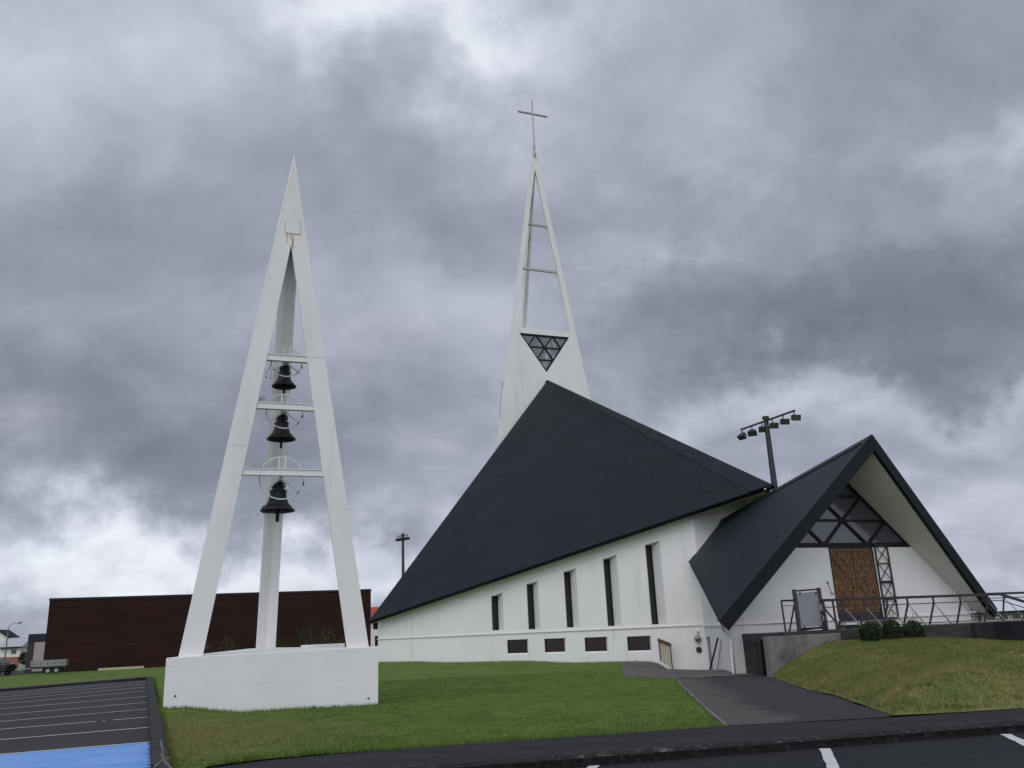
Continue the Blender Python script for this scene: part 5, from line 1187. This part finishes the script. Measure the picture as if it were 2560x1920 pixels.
# ------------------------------------------------------------------ BACKGROUND
# sports hall
def HP(x, y, z=None): return atY(x, y, z)
hl = atY(118, 1560, 88); hr = atY(927, 1540, 97); hl.z = hr.z = 0
hd = (hr - hl).normalized(); hn = Vector((-hd.y, hd.x, 0)); ztopL = atY(127, 1496, 88).z; ztopR = atY(927, 1472, 97).z
zt = (ztopL + ztopR) / 2
sh = root('sports_hall', hl, 'long low windowless hall clad in dark rust-brown panels behind the bell tower', 'building')
MB().prism([hl, hr, hr + hn * 28, hl + hn * 28], (0, 0, 1)).__class__
wb = MB(); wb.prism([Vector((p.x, p.y, -1.5)) for p in (hl, hr, hr + hn * 28, hl + hn * 28)], (0, 0, zt + 1.5 - .22)); wb.build('wall', RUSTHALL, sh)
MB().prism([Vector((p.x, p.y, zt - .218)) for p in (hl - hd * .05 - hn * .05, hr + hd * .05 - hn * .05, hr + hd * .05 + hn * 28, hl - hd * .05 + hn * 28)], (0, 0, .22)).build('parapet', BLUEBLK, sh)
an_l = atY(68, 1620, 88.5); an_l.z = 0; an_r = hl + hn * .5
za = atY(72, 1586, 88.5).z
an = MB(); an.prism([Vector((p.x, p.y, -1.5)) for p in (an_l, an_r, an_r + hn * 12, an_l + hn * 12)], (0, 0, za + 1.5)); an.build('annex', mat('dark_annex_cladding', (.030, .024, .024), .8, n1=((.5, .5, 4), (.02, .015, .014), .4, .7)), sh)
MB().prism([Vector((p.x, p.y, za - .75)) for p in (an_l - hn * .03, an_r - hn * .03, an_r, an_l)], (0, 0, .77)).build('annex_parapet', BLUEBLK, sh)
dd = (an_r - an_l).normalized(); w_ = (an_r - an_l).length
MB().prism([Vector((p.x, p.y, .1)) for p in (an_l + dd * w_ * .38 - hn * .05, an_r - dd * .05 - hn * .05, an_r - dd * .05, an_l + dd * w_ * .38)], (0, 0, za - .9)).build('roller_door', PINKGREY, sh)
# gravel strip
gs = MB().prism([Vector((hl.x, hl.y, 0)) + hd * 5.2 - hn * 1.0 + Vector((0, 0, G(*xy(hl + hd * 5)) + .0)), Vector((hl.x, hl.y, 0)) + hd * 9.4 - hn * 1.0 + Vector((0, 0, G(*xy(hl + hd * 9)))), Vector((hl.x, hl.y, 0)) + hd * 9.4 - hn * .5 + Vector((0, 0, G(*xy(hl + hd * 9)))), Vector((hl.x, hl.y, 0)) + hd * 5.2 - hn * .5 + Vector((0, 0, G(*xy(hl + hd * 5))))], (0, 0, .22))
tag(gs.build('timber_stack', mat('pale_timber', (.42, .36, .22), .8)), 'long pale pile of boards lying on the grass in front of the brown hall', 'boards')
# bushes in front of the hall
for px_, hh, m_, lb_ in ((518, 1.6, BUSHY, 'leftmost yellowish shrub in front of the brown hall'), (568, 2.1, BUSHY, 'taller yellowish shrub left of the tower back leg before the brown hall'), (700, 1.6, BUSHY, 'thin dry shrub just right of the tower back leg before the brown hall'),
                        (772, 2.6, BUSH, 'broad dark shrub with tall twigs in front of the brown hall'), (818, 2.4, BUSHY, 'green upright shrub left of the right tower leg before the brown hall'), (866, 1.8, BUSHY, 'low dry shrub behind the right tower leg before the brown hall')):
    q = atY(px_, 1640, 72); z = G(q.x, q.y); bush('shrub', (q.x, q.y, z), hh * .42 if m_ is not BUSH else hh * .62, hh, m_, 420, lb_, 'shrub', 'shrubs before the brown hall', .10, 6, .5)

def tyre(c, axis, r_, w, parent_, names='wheel', rim=STEEL):
    w0 = MB().wheel(c, axis, r_, w).build(names, RUBBER, parent_); a = Vector(axis).normalized()
    MB().tube([Vector(c) - a * (w / 2 + .01), Vector(c) + a * (w / 2 + .01)], r_ * .58, 16).build('rim', rim, w0); return w0
# box trailer
tq = atY(126, 1684, 78); tz0 = tq.z; tx, ty = tq.x, tq.y; tdv = azv(70); tn = Vector((-tdv.y, tdv.x, 0))
tr = root('trailer', (tx, ty, tz0), 'grey two-axle open box trailer parked beside the brown hall', 'trailer')
TPt = lambda a, b, z: Vector((tx, ty, tz0)) + tdv * a + tn * b + Vector((0, 0, z))
hb = MB()
for (z0, z1) in ((.62, .86), (.88, 1.14)):
    for (p, q) in (((-1.6, 0), (1.15, 0)), ((1.15, 0), (1.15, 1.5)), ((1.15, 1.5), (-1.6, 1.5)), ((-1.6, 1.5), (-1.6, 0))): hb.bar(TPt(*p, (z0 + z1) / 2), TPt(*q, (z0 + z1) / 2), .04, z1 - z0)
hb.build('side_boards', ALU, tr)
MB().prism([TPt(-1.6, 0, .54), TPt(1.15, 0, .54), TPt(1.15, 1.5, .54), TPt(-1.6, 1.5, .54)], (0, 0, .07)).bar(TPt(-1.6, .1, .5), TPt(1.15, .1, .5), .06, .08).build('chassis', DGREY, tr)
lk = MB()
for a in (-1.4, -.85, -.3, .25, .8): lk.bar(TPt(a, -.04, .8), TPt(a, -.04, .93), .05, .04)
lk.build('latches', DGREY, tr)
MB().tube([TPt(-1.6, .75, .5), TPt(-2.9, .75, .45)], .045, 8).tube([TPt(-1.6, .2, .5), TPt(-2.4, .75, .47)], .035, 8).tube([TPt(-2.5, .75, .45), TPt(-2.5, .75, .2)], .03, 8).build('drawbar', STEEL, tr)
MB().prism([TPt(-.55, -.16, .52), TPt(.75, -.16, .52), TPt(.75, .05, .52), TPt(-.55, .05, .52)], (0, 0, .03)).prism([TPt(-.62, -.16, .3), TPt(-.55, -.16, .55), TPt(-.55, .05, .55), TPt(-.62, .05, .3)], tdv * .03).build('mudguard', DGREY, tr)
for a in (-.22, .44): tyre(TPt(a, -.08, .25), tn, .25, .16, tr); tyre(TPt(a, 1.58, .25), tn, .25, .16, tr)
# cars
def car(q, hdg, lbl, m_, grp=None):
    d = azv(hdg); n = Vector((d.y, -d.x, 0)); P_ = lambda a, b, z: Vector(q) + d * a + n * b + Vector((0, 0, z))
    c = root('car', q, lbl, 'car', grp); sil = [(-2.15, .35), (-2.2, .75), (-2.05, 1.0), (-1.5, 1.08), (-1.0, 1.45), (.5, 1.47), (1.15, 1.05), (2.05, .88), (2.2, .6), (2.15, .3)]
    body = MB().prism([P_(a, -.85, z) for a, z in sil], n * 1.7).build('body', m_, c, bevel=.06)
    for sd_ in (-.856, .836): MB().prism([P_(a, sd_, z) for a, z in ((-1.35, 1.1), (-.95, 1.4), (.45, 1.4), (.95, 1.08))], n * .02).build('side_window', GLASS, c)
    MB().prism([P_(-1.53, -.68, 1.1), P_(-1.53, .68, 1.1), P_(-1.06, .62, 1.44), P_(-1.06, -.62, 1.44)], -d * .02).build('rear_window', GLASS, c)
    for sd_ in (-.72, .56): MB().prism([P_(-2.2, sd_, .76), P_(-2.2, sd_ + .2, .76), P_(-2.1, sd_ + .2, .95), P_(-2.1, sd_, .95)], -d * .03).build('tail_light', LAMPR, c)
    for a in (-1.35, 1.35):
        for s_ in (-.8, .8): tyre(P_(a, s_, .32), n, .32, .2, c)
    return c
q = atY(-28, 1677, 84); car((q.x, q.y, G(q.x, q.y) + .02), -88 + 180 + 180, 'dark parked car whose rear shows at the left edge of the photo', CARBLK)
q = atY(838, 1640, 66); car((q.x, q.y, G(q.x, q.y) - .42), 180, 'dark car roof just visible above the tower plinth before the brown hall', CARBLK)
# houses
def house(name, q, w, dpt, hw_, hr_, hdg, lbl, wm_, rm, wins=(), base=None, arch=False, gable_front=False):
    d = azv(hdg); n = Vector((-d.y, d.x, 0)); q = Vector(q); P_ = lambda a, b, z: q + d * a + n * b + Vector((0, 0, z)); h = root(name, q, lbl, 'house')
    if gable_front:
        MB().prism([P_(0, 0, -2), P_(w, 0, -2), P_(w, 0, hw_), P_(w / 2, 0, hr_), P_(0, 0, hw_)], n * dpt).build('wall', wm_, h)
        r_ = MB().prism([P_(-.5, -.4, hw_ - .25), P_(w / 2, -.4, hr_ + .05), P_(w / 2, -.4, hr_ + .3), P_(-.5, -.4, hw_)], n * (dpt + .8)).prism([P_(w + .5, -.4, hw_ - .25), P_(w / 2, -.4, hr_ + .05), P_(w / 2, -.4, hr_ + .3), P_(w + .5, -.4, hw_)], n * (dpt + .8)); r_.build('roof', rm, h)
    else:
        MB().prism([P_(0, 0, -2), P_(w, 0, -2), P_(w, dpt, -2), P_(0, dpt, -2)], (0, 0, hw_ + 2)).build('wall', wm_, h)
        r_ = MB().prism([P_(-.5, -.6, hw_), P_(-.5, dpt + .6, hw_), P_(-.5, dpt / 2, hr_)], d * (w + 1)); r_.build('roof', rm, h)
        MB().bar(P_(-.5, -.62, hw_ - .05), P_(w + .5, -.62, hw_ - .05), .1, .28).build('fascia', FASCIA, h)
    for a, z, ww, hh in wins:
        f_ = MB().prism([P_(a - .1, -.03, z - .1), P_(a + ww + .1, -.03, z - .1), P_(a + ww + .1, -.03, z + hh + .1), P_(a - .1, -.03, z + hh + .1)], n * .02).build('window', HWHITE, h)
        MB().prism([P_(a, -.06, z), P_(a + ww, -.06, z), P_(a + ww, -.06, z + hh), P_(a, -.06, z + hh)], n * .02).build('pane', GLASS, f_)
    if base: MB().prism([P_(-.02, -.04, -2), P_(w + .02, -.04, -2), P_(w + .02, -.04, base), P_(-.02, -.04, base)], n * .03).build('base_course', BRICK, h)
    return h
q = atY(-60, 1653, 178); house('house', (q.x, q.y, q.z), 8.4, 2.5, 3.1, 5.6, 96, 'white gabled house with a dark roof edge at the far left', HWHITE, BLUEBLK, [(6.0, 1.6, .9, 1)], .8, gable_front=True)
q = atY(-2, 1651, 174); house('house', (q.x, q.y, q.z), 3.9, 6, 2.35, 4.2, 90, 'low white side wing with brick base and pale roof beside the gabled house', HWHITE, HROOF, [(2.2, 1.1, 1.0, .95)], .55)
q = atY(918, 1614, 150); house('house', (q.x, q.y, q.z - .4), 14, 8, 4.4, 6.8, 88, 'white house with a red roof showing between the brown hall and the church', HWHITE, RED, [(1.0, 3.0, .8, 1.2), (1.3, .3, .9, 1.6)])
q = atY(2408, 1563, 120); house('house', (q.x, q.y, q.z - .4), 30, 12, 1.9, 3.5, 92, 'low building with a white roof and a row of small windows beyond the porch railings', mat('cream_wall', (.30, .28, .20), .8), mat('white_sheet_roof', (.60, .62, .66), .6), [(1.5 + k * 1.7, .9, 1.2, .8) for k in range(14)])
q = atY(2310, 1545, 150); house('house', (q.x, q.y, q.z - .6), 16, 12, 2.4, 3.3, 92, 'pale low shed between the porch roof foot and the white roofed building', HWHITE, mat('shed_roof', (.55, .57, .6), .6))
# tree by the hall corner
q = atY(62, 1655, 120); bush('bush', (q.x, q.y, q.z - .3), .8, 1.5, BUSH, 500, 'round dark green bush between the far houses and the brown hall annex', 'bush', None, .16)
# street lamp
q = atY(12, 1648, 110); top = atY(24, 1563, 110); arm = atY(45.5, 1558, 110)
sl_ = root('street_lamp', (q.x, q.y, q.z - .6), 'thin grey street lamp with a curved arm in front of the white gabled house', 'street lamp')
MB().tube([(q.x, q.y, q.z - .8), (q.x, q.y, top.z - .5), (q.x + .15, q.y, top.z - .05), (q.x + .5, q.y, top.z + .22), (q.x + 1.25, q.y, arm.z)], [.09, .06, .05, .045, .04], 8).build('pole', STEEL, sl_, smooth=True)
MB().tube([(q.x + 1.15, q.y, arm.z - .02), (q.x + 1.3, q.y, arm.z + .03), (q.x + 1.6, q.y, arm.z + .07)], [.05, .10, .06], 8).build('lamp_head', DGREY, sl_)
LENS = mat('lamp_glass', (.05, .06, .055), .3, 0, .5)
# floodlight masts
def mast(pxb, pyb, pxt, pyt, Y, n, span, sc_, lbl, dirv, z0):
    b = atY(pxb, pyb, Y); t = atY(pxt, pyt, Y); x, y = (b.x + t.x) / 2, Y
    m_ = root('floodlight_mast', (x, y, z0), lbl, 'floodlight mast', 'tall floodlight masts behind the church')
    MB().tube([(x, y, z0), (x, y, t.z)], [.30 * sc_, .15 * sc_], 14).tube([(x, y, t.z - .05), (x, y, t.z + .12 * sc_)], .22 * sc_, 12).build('pole', DGREY, m_, smooth=False)
    D = dirv.normalized(); c = Vector((x, y, t.z - .18 * sc_)) - Vector((0, .2, 0)); side = Vector((D.y, -D.x, 0))
    MB().bar(c - D * span / 2, c + D * span / 2, .10 * sc_, .10 * sc_).bar(c - D * .2, c + D * .2 + Vector((0, .2, 0)), .2, .2).build('cross_arm', DGREY, m_)
    for k in range(n):
        u = -span / 2 + .12 + (span - .24) * k / (n - 1); h = c + D * u - Vector((0, 0, .42 * sc_)); f_ = (D * (u / span) * 1.3 - Vector((0, 1, 0)) * .75 - Vector((0, 0, .42))).normalized(); rgt = f_.cross(Vector((0, 0, 1))).normalized(); up = rgt.cross(f_)
        s_ = .30 * sc_
        hm = MB().bar(c + D * u, h, .06 * sc_, .06 * sc_)
        # tapered housing
        fr0 = [h + rgt * a * s_ + up * b_2 * s_ * .62 + f_ * s_ * .75 for a, b_2 in ((-1, -1), (1, -1), (1, 1), (-1, 1))]; bk = [h + rgt * a * s_ * .55 + up * b_2 * s_ * .35 - f_ * s_ * .55 for a, b_2 in ((-1, -1), (1, -1), (1, 1), (-1, 1))]
        hm.face(bk)
        for i in range(4): hm.face([bk[i], fr0[i], fr0[(i + 1) % 4], bk[(i + 1) % 4]])
        lo = hm.build('lamp_head', DGREY, m_, recalc=True)
        MB().prism([p + f_ * .004 - (p - h) * .05 for p in fr0], f_ * .01).build('lens', mat('lamp_glass', (.05, .06, .055), .3, 0, .5) if False else LENS, lo)
mast(1938.4, 1228.6, 1914, 1046, 62, 6, 6.0, 1.15, 'large dark floodlight mast with six lamps rising behind the porch roof', Vector((.42, -.91, 0)), -1)
mast(1008, 1440, 1007, 1336, 110, 5, 1.9, .95, 'distant floodlight mast with a cluster of lamps left of the church roof', Vector((.8, -.6, 0)), -1)
